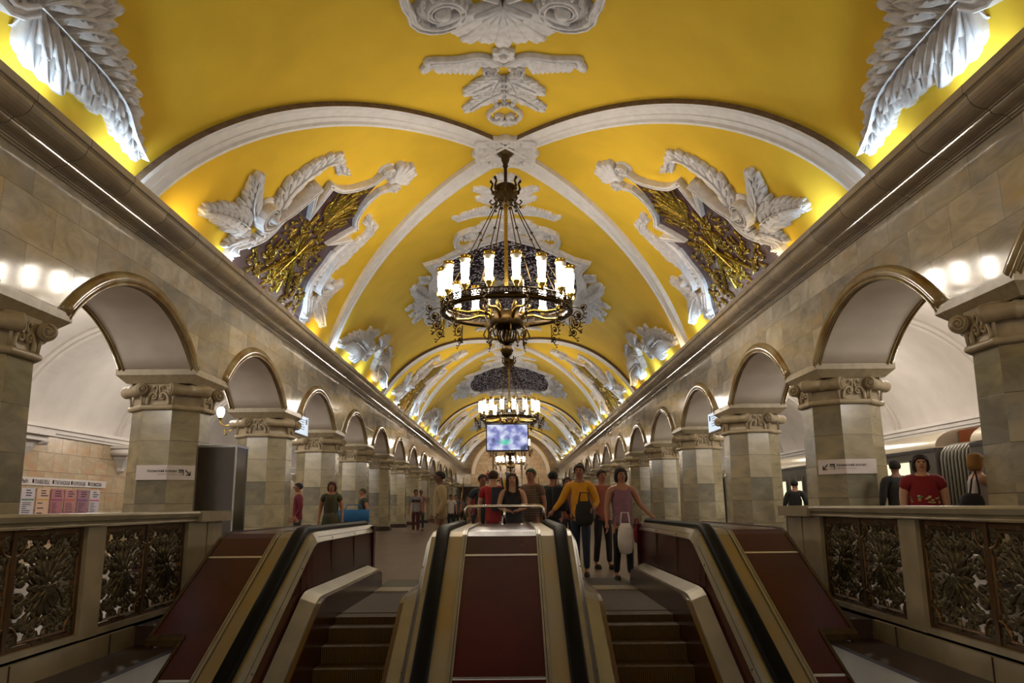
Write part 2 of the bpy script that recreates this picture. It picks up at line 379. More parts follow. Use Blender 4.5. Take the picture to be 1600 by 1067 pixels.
for k, yb in enumerate(BOSS):
    for i, (sx, sy) in enumerate(((1, 1), (1, -1), (-1, 1), (-1, -1))):
        if k == 0 and i == 0:
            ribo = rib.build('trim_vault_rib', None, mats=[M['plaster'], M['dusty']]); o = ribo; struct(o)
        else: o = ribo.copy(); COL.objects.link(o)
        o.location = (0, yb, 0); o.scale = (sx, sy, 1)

# ------------------------------------------------------------------ relief toolkit (s = across, y = along, h = out of the surface)
def petal(b, p, ang, L, w, h=.06, h0=.02, bend=0, nu=6, groove=.35, tip=.75, shell=False):
    vs = []; us = [i/nu for i in range(nu+1)]; lat = (-1.0, -1.0, -.55, 0, .55, 1.0, 1.0); x, y, a = p[0], p[1], ang; step = L/nu
    for i, t in enumerate(us):
        ww = w*(.34+.66*sin(pi*min(1, t**tip)*.93))*(1 if t < .97 else .45)
        if shell: ww = w*(.3+.7*t)*(1 if t < .8 else (.97 if t < .95 else .6))
        px, py = -sin(a), cos(a)
        hh = h*(.55+.55*sin(pi*(t*.8+.1)))
        for j, q in enumerate(lat):
            z = -.01 if j in (0, 6) else h0+hh*(.5 if abs(q) == 1 else 1-.0*q)-(hh*groove if q == 0 else 0)
            vs.append((x+px*q*ww, y+py*q*ww, z))
        x += cos(a)*step; y += sin(a)*step; a += bend/nu
    fs = [(i*7+j, (i+1)*7+j, (i+1)*7+j+1, i*7+j+1) for i in range(nu) for j in range(6)]
    fs += [tuple(nu*7+j for j in range(7))]
    b.add(vs, fs, True)
GROOVE = ((-1, -.01), (-1, .85), (-.82, 1), (-.45, 1), (-.38, .8), (.38, .8), (.45, 1), (.82, 1), (1, .85), (1, -.01))
def smooth(pts, n=4):
    out = []
    for i in range(len(pts)-1):
        p0 = pts[max(0, i-1)]; p1 = pts[i]; p2 = pts[i+1]; p3 = pts[min(len(pts)-1, i+2)]
        for k in range(n):
            t = k/n
            out.append(tuple(.5*((2*p1[c])+(-p0[c]+p2[c])*t+(2*p0[c]-5*p1[c]+4*p2[c]-p3[c])*t*t+(-p0[c]+3*p1[c]-3*p2[c]+p3[c])*t**3) for c in range(2)))
    out.append(tuple(pts[-1])); return out
BANDP = ((-1, -.01), (-1, 1), (-.72, 1.12), (-.55, .8), (-.1, .72), (.1, .72), (.55, .8), (.72, 1.12), (1, 1), (1, -.01))
FLATP = ((-1, -.01), (-1, .9), (-.8, 1), (.8, 1), (1, .9), (1, -.01))
ROUNDP = ((-1, -.01), (-.95, .5), (-.6, .9), (0, 1.05), (.6, .9), (.95, .5), (1, -.01))
def band(b, pts, w, h=.09, prof=BANDP, sc=None, closed=False):
    n = len(pts); R = []
    for i, p in enumerate(pts):
        if closed: a = pts[i-1]; c = pts[(i+1) % n]
        else: a = pts[max(0, i-1)]; c = pts[min(n-1, i+1)]
        d1 = (p[0]-a[0], p[1]-a[1]); d2 = (c[0]-p[0], c[1]-p[1]); l1 = hypot(*d1) or 1e9; l2 = hypot(*d2) or 1e9
        tx = d1[0]/l1+d2[0]/l2; ty = d1[1]/l1+d2[1]/l2; l = hypot(tx, ty) or 1; tx /= l; ty /= l
        k = 1/max(.55, abs(tx*d2[0]/l2+ty*d2[1]/l2)) if l2 < 1e8 and l1 < 1e8 else 1
        q = w*(sc[i] if sc else 1)
        R.append([(p[0]-ty*u*q*k, p[1]+tx*u*q*k, z*h) for u, z in prof])
    if closed: R.append(R[0])
    b.rings(R, closed=False, sm=False); 
    if not closed:
        m = len(prof); 
        b.add(R[0], [tuple(range(m))]); b.add(R[-1], [tuple(range(m))])
def spiral_pts(c, r0, a0, turns, d=1, rend=.18, n=14):
    N = int(n*turns)+1; return [(c[0]+r*cos(a), c[1]+r*sin(a)) for r, a in ((r0*(1-(1-rend)*(i/(N-1))**.85), a0+d*2*pi*turns*i/(N-1)) for i in range(N))]
def volute(b, c, r, a0=0, turns=1.6, d=1, w=.2, h=.1, lead=None, eye=True):
    sp = spiral_pts(c, r*(1-w), a0, turns, d); sc = [1-.5*i/(len(sp)-1) for i in range(len(sp))]
    pts = sp
    if lead: pts = lead+sp; sc = [1]*len(lead)+sc
    band(b, pts, r*w, h, GROOVE, sc)
    dome(b, c, r*.86, .3*h)
    if eye: dome(b, c, r*.24, h*1.5)
def dome(b, c, r, h, n=14):
    vs = []; pr = ((1, -.01), (1, .5*h), (.75, .85*h), (.35, h))
    for q, z in pr: vs += [(c[0]+r*q*cos(2*pi*k/n), c[1]+r*q*sin(2*pi*k/n), z) for k in range(n)]
    b.add(vs, [(i*n+k, i*n+(k+1) % n, (i+1)*n+(k+1) % n, (i+1)*n+k) for i in range(3) for k in range(n)]+[tuple(3*n+k for k in range(n))], True)
def leaf(b, path, w, n=7, h=.09, ang=.9, lobe=1.0, taper=.25, sides=(1, -1), wf=None):
    """acanthus: overlapping lobes on both sides of a curved rib"""
    pts = smooth(path, 5); L = [0]
    for i in range(1, len(pts)): L.append(L[-1]+hypot(pts[i][0]-pts[i-1][0], pts[i][1]-pts[i-1][1]))
    T = L[-1]
    def at(t):
        d = t*T; i = 0
        while i < len(L)-2 and L[i+1] < d: i += 1
        f = (d-L[i])/max(1e-9, L[i+1]-L[i]); p, q = pts[i], pts[i+1]
        return (p[0]+(q[0]-p[0])*f, p[1]+(q[1]-p[1])*f), atan2(q[1]-p[1], q[0]-p[0])
    # a low sheet under the lobes
    if len(sides) == 2:
        m_ = 12; R0 = []
        for i in range(m_+1):
            t = i/m_*.97; p, a = at(t); ww = (wf(t) if wf else w*(1-(1-taper)*t))*.55; q = (-sin(a), cos(a))
            R0.append([(p[0]+q[0]*ww*u, p[1]+q[1]*ww*u, z) for u, z in ((-1, -.01), (-.9, h*.25), (0, h*.75), (.9, h*.25), (1, -.01))])
        b.rings(R0, closed=False)
    for k in range(n):
        t = (k+.15)/n; p, a = at(t)
        ww = (wf(t) if wf else w*(1-(1-taper)*t)*(1 if t > .15 else .85))
        pw = max(.026, min(ww*.21, T/n*.36)); j = .93+.07*((k*7) % 3)
        for sd in sides:
            for da, fl, hz in ((.42, .78, .15), (.12, 1.0, .3), (-.22, .86, .5)):
                petal(b, p, a+sd*(ang*(1-.3*t)+da*.8), ww*1.22*lobe*fl*j, pw, h=h*(.45+.4*ww/w), h0=h*hz*(1-.3*t), bend=-sd*.6, groove=.6, tip=1.25)
    p, a = at(.93); petal(b, p, a, w*taper*1.1+.05, max(.03, w*taper*.45), h=h*.8, h0=h*.3)
    band(b, pts, max(.016, w*.045), h*1.3, ROUNDP, [1-.6*i/(len(pts)-1) for i in range(len(pts))])
def fan(b, c, a0, a1, n, r, w, h=.08, h0=.02, sh=True):
    for k in range(n):
        a = a0+(a1-a0)*(k/(n-1) if n > 1 else 0); petal(b, c, a, r*(1 if k % 2 == 0 else .93), w, h, h0, tip=1.6, shell=sh)
def mir(b):
    """mirror a relief in y (adds the reflected half)"""
    o = len(b.v); vs = list(b.v); fs = list(b.f); sm = list(b.smooth); mi = list(b.mi)
    b.v += [(x, -y, z) for x, y, z in vs]; b.f += [tuple(i+o for i in reversed(f)) for f in fs]; b.smooth += sm; b.mi += mi; return b
def mirs(b):
    o = len(b.v); vs = list(b.v); fs = list(b.f); sm = list(b.smooth); mi = list(b.mi)
    b.v += [(-x, y, z) for x, y, z in vs]; b.f += [tuple(i+o for i in reversed(f)) for f in fs]; b.smooth += sm; b.mi += mi; return b
def onvault(b): return b.xf(lambda s, y, h: vmap(s, y, h))
def mirrored(b, name, m, e, my=True, mx=False):
    for sx in ((1, -1) if mx else (1,)):
        for sy in ((1, -1) if my else (1,)):
            c = MB(); c.v = [vmap(sx*x, sy*y, z) for x, y, z in b.v]; c.f = b.f; c.smooth = b.smooth; c.mi = b.mi; c.build(name, m, e)
def polyfill(b, poly, h, th=.03, maxe=.45):
    bm = bmesh.new(); vs = [bm.verts.new((x, y, h)) for x, y in poly]; f = bm.faces.new(vs)
    bmesh.ops.triangulate(bm, faces=[f])
    for it in range(5):
        es = [e for e in bm.edges if e.calc_length() > maxe]
        if not es: break
        bmesh.ops.subdivide_edges(bm, edges=es, cuts=1); bmesh.ops.triangulate(bm, faces=bm.faces)
    bm.verts.index_update(); b.add([tuple(v.co) for v in bm.verts], [tuple(v.index for v in f.verts) for f in bm.faces]); bm.free()

# boss: lobed plaster rose in the crossing of the ribs
bo = MB(); n = 64
def lob(a): return .88+.10*cos(4*a+pi)+.05*cos(8*a)+.035*cos(16*a)
vs = []; 
for q, z in ((1, -.02), (1, .13), (.93, .17), (.86, .13), (.7, .10), (.62, .12), (.5, .05), (.3, .03)):
    vs += [(q*lob(2*pi*k/n)*cos(2*pi*k/n), q*lob(2*pi*k/n)*sin(2*pi*k/n), z) for k in range(n)]
bo.add(vs, [(i*n+k, i*n+(k+1) % n, (i+1)*n+(k+1) % n, (i+1)*n+k) for i in range(7) for k in range(n)]+[tuple(7*n+k for k in range(n))], True)
for k in range(12): petal(bo, (.16*cos(k*pi/6), .16*sin(k*pi/6)), k*pi/6, .42, .085, .05, .05)
for k in range(4):
    a = pi/4+k*pi/2; petal(bo, (.62*cos(a), .62*sin(a)), a, .34, .12, .06, .11)
    for sd in (-1, 1): dome(bo, (.66*cos(a+sd*.35), .66*sin(a+sd*.35)), .11, .2)
onvault(bo)
BAYN = ['nearest', 'second', 'third', 'farthest']
boo = None
for k, yb in enumerate(BOSS):
    o = bo.build('ceiling_rose', M['plaster']) if k == 0 else boo.copy()
    if k: COL.objects.link(o)
    else: boo = o
    o.location = (0, yb, 0)
    tag(o, f'white plaster ceiling rose where the vault ribs cross above the {BAYN[k]} chandelier', 'ceiling rose', 'ceiling roses')

# fin: crown ornament between rose and central cartouche
def fin():
    e = empty('crown_ornament')
    b = MB()
    for k in range(6): petal(b, (0, 7.62), k*pi/3+pi/6, .25, .12, .06, .05)
    dome(b, (0, 7.62), .09, .16); onvault(b); b.build('flower', M['stucco'], e)
    b = MB()
    for q in range(8): petal(b, (.42+.135*q, 7.72-.01*q), pi/2-.55+.07*q, .62-.03*q, .085, .07, .03, bend=.5, groove=.5)
    leaf(b, [(.02, 7.98), (.45, 7.68), (.95, 7.72), (1.4, 7.62), (1.5, 7.78)], .52, 8, .08, sides=(1,), taper=.5, ang=.8)
    band(b, smooth([(.02, 8.0), (.45, 7.68), (.95, 7.7), (1.35, 7.6), (1.5, 7.56), (1.53, 7.66), (1.46, 7.7)], 4), .075, .1, ROUNDP); mirrored(b, 'leaf_wing', M['stucco'], e, False, True)
    b = MB(); volute(b, (.27, 8.22), .21, -pi/2, 1.6, 1, .15, .12); mirrored(b, 'volute', M['stucco'], e, False, True)
    b = MB()
    leaf(b, [(.02, 8.5), (.38, 8.75), (.68, 8.95)], .40, 5, .09, taper=.6); leaf(b, [(.03, 9.0), (.42, 9.3), (.78, 9.68)], .36, 6, .09, taper=.55)
    leaf(b, [(.1, 8.5), (.26, 9.1), (.2, 9.55)], .24, 4, .1, taper=.5)
    mirrored(b, 'acanthus', M['stucco'], e, False, True); b = MB(); leaf(b, [(0, 8.45), (0, 9.6)], .16, 5, .12, taper=.4); onvault(b); b.build('acanthus', M['stucco'], e)
    b = MB(); band(b, smooth([(0.03, 9.6), (.25, 9.85), (.38, 10.1), (.3, 10.35), (.14, 10.36), (.06, 10.22), (.14, 10.12), (.2, 10.2)], 4), .05, .1, ROUNDP)
    mirs(b); fan(b, (0, 10.35), pi/2-1.1, pi/2+1.1, 5, .32, .07, .07); onvault(b); b.build('heart_scroll', M['stucco'], e)
    return e
fin0 = fin(); used = False
for k, yb in enumerate([6.6, 30.6, 54.6, 78.6]):
    for sy, w in ((1, 'far'), (-1, 'near')):
        if k == 0 and sy == -1: continue
        if used: o = copy_tree(fin0)
        else: o = fin0; used = True
        o.location = (0, yb, 0); o.scale = (1, sy, 1)
        where = f'just before the {BAYN[k]} chandelier' if sy == 1 else f'just beyond the {BAYN[k-1]} chandelier'
        tag(o, f'white plaster leaf ornament on the crown of the vault {where}', 'ceiling ornament', 'crown ornaments')

# central cartouche with dark mosaic
def central():
    e = empty('ceiling_cartouche')
    q = [(0, -5.5), (2.2, -4.12), (2.5, -3.05), (2.8, -2.0), (2.86, -.95), (2.86, 0)]
    full = q+[(x, -y) for x, y in reversed(q[:-1])]; full = full+[(-x, y) for x, y in reversed(full[1:-1])]
    b = MB(); polyfill(b, full, .03); onvault(b); b.build('mosaic_panel', M['mosaic2'], e)
    b = MB(); band(b, [(0, -5.72), (1.2, -5.0), (2.35, -4.28), (2.62, -4.36), (2.78, -4.45), (2.62, -3.55), (2.6, -3.1), (2.86, -2.4), (3.0, -1.2), (3.02, 0)], .2, .14)
    mir(b); mirs(b); onvault(b); b.build('frame', M['stucco'], e)
    b = MB()
    for k in range(12):
        t = k/11; petal(b, (.35+1.75*t, -5.45+1.1*t), -pi*.3, .2, .05, .05, .11)
    mirrored(b, 'frame_beading', M['stucco'], e, True, True)
    b = MB(); volute(b, (1.1, -6.08), .68, pi*.1, 1.5, -1, .13, .15, lead=smooth([(1.5, -4.95), (1.72, -5.3), (1.72, -5.7)], 3))
    for k in range(15):
        a = k*2*pi/15; dome(b, (1.1+.45*cos(a), -6.08+.45*sin(a)), .05, .15)
    mirrored(b, 'volute', M['stucco'], e, True, True)
    b = MB(); fan(b, (0, -5.95), -pi/2-1.15, -pi/2+1.15, 9, 1.32, .23, .1, .05); fan(b, (0, -5.95), -pi/2-1.0, -pi/2+1.0, 7, .6, .09, .09, .12); mirrored(b, 'shell', M['stucco'], e)
    b = MB()
    leaf(b, [(3.05, -.3), (3.35, -1.3), (3.5, -2.2), (3.55, -2.9)], .55, 8, .13, taper=.5); leaf(b, [(3.1, -.4), (3.7, -.8), (4.1, -1.0)], .5, 5, .13, taper=.4)
    leaf(b, [(2.9, -2.6), (3.1, -3.0), (3.25, -3.5)], .36, 5, .1); volute(b, (3.45, -.75), .3, 0, 1.5, 1, .2, .16)
    mirrored(b, 'foliage', M['stucco'], e, True, True); b = MB(); leaf(b, [(3.1, 0), (3.7, 0), (4.15, 0)], .3, 5, .14, taper=.4); mirrored(b, 'acanthus', M['stucco'], e, False, True)
    return e
cc0 = central()
for k, yb in enumerate([6.6, 30.6, 54.6, 78.6]):
    o = cc0 if k == 0 else copy_tree(cc0)
    o.location = (0, yb, 0)
    lab = ['white stucco cartouche with two large volutes and a shell at the top edge',
           'dark mosaic in a white stucco frame on the vault behind the nearest chandelier',
           'white framed dark mosaic on the vault between second and third chandeliers',
           'white framed mosaic on the vault in front of the farthest chandelier'][k]
    tag(o, lab, 'ceiling cartouche', 'crown cartouches')

# side cartouche with gold mosaic trophies
def side():
    e = empty('mosaic_cartouche')
    q = [(3.36, 0), (3.72, .26), (4.08, .58), (4.34, .95), (4.42, 1.34), (5.15, 1.1), (4.85, 1.72), (5.5, 1.8), (6.3, 1.88), (6.7, 2.3), (7.0, 2.6), (7.3, 2.85), (7.6, 2.95), (7.6, 0)]
    full = q+[(x, -y) for x, y in reversed(q[1:-1])]
    b = MB(); polyfill(b, full, .035); onvault(b); b.build('mosaic_panel', M['mosaic'], e)
    rr = random.Random(3); b = MB()
    def inside(s_, y_): 
        lim = .35 if s_ < 4.0 else (.75 if s_ < 4.7 else (.95 if s_ < 5.5 else 1.5 if s_ < 6.6 else 2.1)); return abs(y_) < lim
    for k in range(420):
        s_ = rr.uniform(3.75, 7.25); y_ = rr.uniform(-2.1, 2.1)
        if not inside(s_, y_): continue
        a = rr.uniform(0, 2*pi) if s_ > 5 else pi+rr.uniform(-.5, .5)
        petal(b, (s_, y_), a, rr.uniform(.14, .3), rr.uniform(.02, .045), .03, .045, bend=rr.uniform(-1, 1))
    for k in range(9): petal(b, (5.1, 0), pi+(k-4)*.2, 1.2, .03, .03, .05)
    for c, r in (((5.2, 0), .22), ((5.9, -.5), .3), ((5.9, .5), .3), ((6.6, 0), .34), ((6.5, 1.1), .25), ((6.5, -1.1), .25)):
        volute(b, c, r, 0, 1.3, 1, .2, .1)
    for y_ in (-.9, -.3, .3, .9): band(b, [(7.1, y_*1.3), (5.5, -y_*.8)], .03, .07, ROUNDP)
    onvault(b); b.build('gold_trophy_relief', M['gold'], e)
    b = MB()
    volute(b, (3.02, .5), .25, -.5, 1.4, -1, .26, .17, lead=smooth([(4.42, 1.5), (4.28, 1.0), (4.02, .65), (3.7, .42), (3.4, .3)], 4))
    band(b, [(4.40, 1.42), (5.22, 1.0), (4.70, 1.86)], .075, .17, GROOVE)
    volute(b, (6.0, 2.62), .44, -pi*.55, 1.6, 1, .15, .30, lead=smooth([(4.66, 1.92), (5.1, 1.93), (5.5, 2.0), (5.8, 2.17)], 4)[:-2]); band(b, smooth([(4.75, 1.97), (5.2, 1.78), (5.7, 1.98)], 4), .09, .15, FLATP)
    band(b, smooth([(5.25, 1.7), (5.75, 1.85), (6.25, 1.92), (6.6, 2.25), (6.9, 2.75), (7.1, 3.0), (7.3, 2.95), (7.4, 2.75)], 4), .09, .15, GROOVE)
    volute(b, (7.1, 2.82), .2, 0, 1.2, 1, .22, .16)
    mirrored(b, 'frame', M['stucco'], e)
    b = MB()
    leaf(b, [(6.5, 2.95), (6.54, 3.45), (6.68, 4.1), (6.88, 4.72)], .5, 9, .15, taper=.3)
    leaf(b, [(6.3, 3.0), (6.12, 3.4), (5.72, 3.8)], .5, 6, .15, taper=.45)
    leaf(b, [(6.6, 2.6), (6.85, 3.0), (7.1, 3.3)], .36, 5, .12)
    mirrored(b, 'acanthus', M['stucco'], e)
    b = MB(); leaf(b, [(5.75, 2.3), (5.25, 2.52), (4.6, 2.5), (4.12, 2.35), (3.98, 2.05), (4.02, 1.65), (3.88, 1.38)], .42, 13, .13, taper=.3)
    mirrored(b, 'garland', M['stucco'], e)
    b = MB()
    for k in range(9):
        t = k/8; petal(b, (5.55+1.2*t, 2.02+.42*t*t), .9, .17, .055, .07, .08); petal(b, (5.6+1.1*t, 2.0+.45*t*t), -.5, .14, .05, .06, .1)
    mirrored(b, 'inner_leaves', M['stucco'], e)
    b = MB(); fan(b, (2.98, 0), pi-1.0, pi+1.0, 7, .66, .1, .09, .1); dome(b, (2.98, 0), .14, .2); onvault(b); b.build('palmette', M['stucco'], e)
    return e
sc0 = side(); used = False
def crest():
    e = empty('leaf_crest')
    b = MB()
    def wf(t): return .62*(1-t)**.75+.09
    leaf(b, [(6.5, 1.55), (6.5, 2.3), (6.5, 3.0), (6.58, 3.7), (6.82, 4.3), (6.97, 4.85)], .6, 12, .17, ang=1.05, wf=wf, taper=.16)
    leaf(b, [(6.35, 1.7), (6.0, 1.95), (5.72, 1.6)], .45, 5, .15, taper=.5)
    leaf(b, [(6.45, 1.7), (6.15, 2.2), (5.85, 2.5)], .42, 5, .12, taper=.5)
    mirrored(b, 'acanthus_leaf', M['stucco'], e)
    b = MB(); volute(b, (6.38, 1.15), .55, 1.2, 1.3, -1, .16, .22, eye=True)
    for k in range(18):
        a = k*2*pi/18; petal(b, (6.38+.17*cos(a), 1.15+.17*sin(a)), a+.5, .26, .028, .06, .09, bend=-.6)
    mirrored(b, 'volute', M['stucco'], e)
    b = MB(); band(b, smooth([(6.3, .55), (6.05, .25), (5.95, 0)], 4), .1, .2, ROUNDP); mir(b)
    fan(b, (6.0, 0), pi-1.0, pi+1.0, 5, .68, .12, .13, .08); dome(b, (6.02, 0), .17, .28); onvault(b); b.build('crown_knot', M['stucco'], e)
    return e
cr0 = crest(); first = True
for k in range(4):
    for sx, sn in ((-1, 'left'), (1, 'right')):
        o = sc0 if (k == 0 and sx == -1) else copy_tree(sc0)
        o.location = (0, BOSS[k], 0); o.scale = (sx, 1, 1)
        tag(o, f'gold and plum mosaic in white scroll frame, {sn} of vault, level with {BAYN[k]} chandelier', 'ceiling cartouche', 'side mosaic cartouches')
        o = cr0 if (k == 0 and sx == -1) else copy_tree(cr0)
        o.location = (0, BOSS[k]-12, 0); o.scale = (sx, 1, 1)
        w = ['in the top corner of the picture', 'between first and second side mosaics', 'between second and third side mosaics', 'between third and fourth side mosaics'][k]
        tag(o, f'white acanthus and volute crest above the {sn} cornice, {w}', 'ceiling ornament', 'leaf crests above the cornices')

# ------------------------------------------------------------------ columns
def octa(a, cx=0, cy=0):
    t = a*math.tan(pi/8); return [(cx+x, cy+y) for x, y in ((t, -a), (a, -t), (a, t), (t, a), (-t, a), (-a, t), (-a, -t), (-t, -a))]
def column():
    e = empty('marble_column')
    b = MB(); b.prism(octa(.77), 0, .14); b.prism(octa(.72), .14, .2); b.build('plinth', M['granite'], e)
    b = MB(); p0, p1 = octa(.695), octa(.655)
    b.rings([[(x, y, .2) for x, y in p0], [(x, y, 2.94) for x, y in p1]], sm=False)
    def uvf(c, n):
        a = (atan2(n.y, n.x)+2*pi+pi/8)/(pi/4); return (math.floor(a)+.5+random.uniform(-.001, .001), c.z-.04) if abs(n.z) < .5 else (c.x, c.y)
    b.uvf = uvf; b.build('shaft', M['shaft'], e)
    b = MB(); R = []
    for i in range(9):
        a = -pi/2+pi*i/8; q = .69+.05*cos(a); R.append([(x, y, 2.98+.05*sin(a)) for x, y in octa(q)])
    b.rings(R, sm=False); b.build('collar', M['capital'], e)
    b = MB(); b.rings([[(x, y, z) for x, y in octa(a)] for a, z in ((.66, 3.0), (.64, 3.1), (.66, 3.3), (.70, 3.46))], sm=False); b.build('capital_block', M['capital'], e)
    P = octa(.70)
    for k in range(4):                        # rolled bolster along each diagonal face
        A = Vector((*P[2*k], 3.315)); B = Vector((*P[2*k+1], 3.315)); d = (B-A).normalized(); o_ = Vector((d.y, -d.x, 0))
        if o_.dot(A+B) < 0: o_ = -o_
        b = MB(); A2 = A-d*.09+o_*.05; B2 = B+d*.09+o_*.05
        L = (B2-A2).length; R = []
        z = Vector((0, 0, 1))
        for t, r in ((0, .118), (.03, .122), (.25, .108), (.44, .1), (.47, .115), (.5, .118), (.53, .115), (.56, .1), (.75, .108), (.97, .122), (1, .118)):
            R.append([A2+d*L*t+(o_*cos(2*pi*i/16)+z*sin(2*pi*i/16))*r for i in range(16)])
        b.rings(R)
        for E0, dd in ((A2, -d), (B2, d)):
            pts = []
            for i in range(22):
                q = i/21; a = pi*.5+q*2*pi*1.6*(1 if dd == d else -1); r = .1*(1-.75*q); pts.append(E0+dd*.008+(o_*cos(a)+z*sin(a))*r)
            b.tube(pts, .017, 6); b.sphere(E0+dd*.01, .03, 8, 6)
        for E0 in (A+d*.01, B-d*.01): b.tube([E0+o_*.03-z*.06, E0+o_*.0-z*.16, E0-o_*.02-z*.29], [.03, .022, .026], 8)
        b.build('volute', M['capital'], e)
    for k in range(4):                        # two mirrored curls on each flat face
        a = k*pi/2; b = MB()
        for sx in (-1, 1):
            path = smooth([(.20, 3.03), (.195, 3.14), (.15, 3.23), (.085, 3.255), (.035, 3.21), (.05, 3.15), (.10, 3.15), (.105, 3.195), (.075, 3.2)], 3)
            b.tube([(sx*x, -.675, z) for x, z in path], [.036-.018*i/(len(path)-1) for i in range(len(path))], 8)
            path = smooth([(.045, 3.25), (.022, 3.31), (.03, 3.375), (.075, 3.40), (.105, 3.365), (.08, 3.34)], 3)
            b.tube([(sx*x, -.68, z) for x, z in path], .019, 8)
            b.sphere((sx*.072, -.70, 3.19), .026, 8, 6); b.sphere((sx*.075, -.70, 3.365), .024, 8, 6)
        b.xf(lambda x, y, z: (x*cos(a)-y*sin(a), x*sin(a)+y*cos(a), z)); b.build('curl_ornament', M['capital'], e)
    b = MB()
    def rc(hx_, hy_, z): return [(-hx_, -hy_, z), (hx_, -hy_, z), (hx_, hy_, z), (-hx_, hy_, z)]
    b.rings([rc(.60, .72, 3.43), rc(.748, .868, 3.57), rc(.748, .868, ZS)], sm=False); b.build('abacus', M['slab'], e)
    return e
c0 = column(); first = True
for si, (s, sn) in enumerate(((-1, 'left'), (1, 'right'))):
    for k, y in enumerate(COLY):
        o = c0 if first else copy_tree(c0); first = False
        o.location = (s*COLX, y, 0); o.rotation_euler = (0, 0, 0)
        lab = f'octagonal marble column with scroll capital, {ORD[k]} from the camera in the {sn} row'
        if k == 1: lab = f'octagonal marble column carrying the white direction sign, {sn} row'
        tag(o, lab, 'column', 'arcade columns')

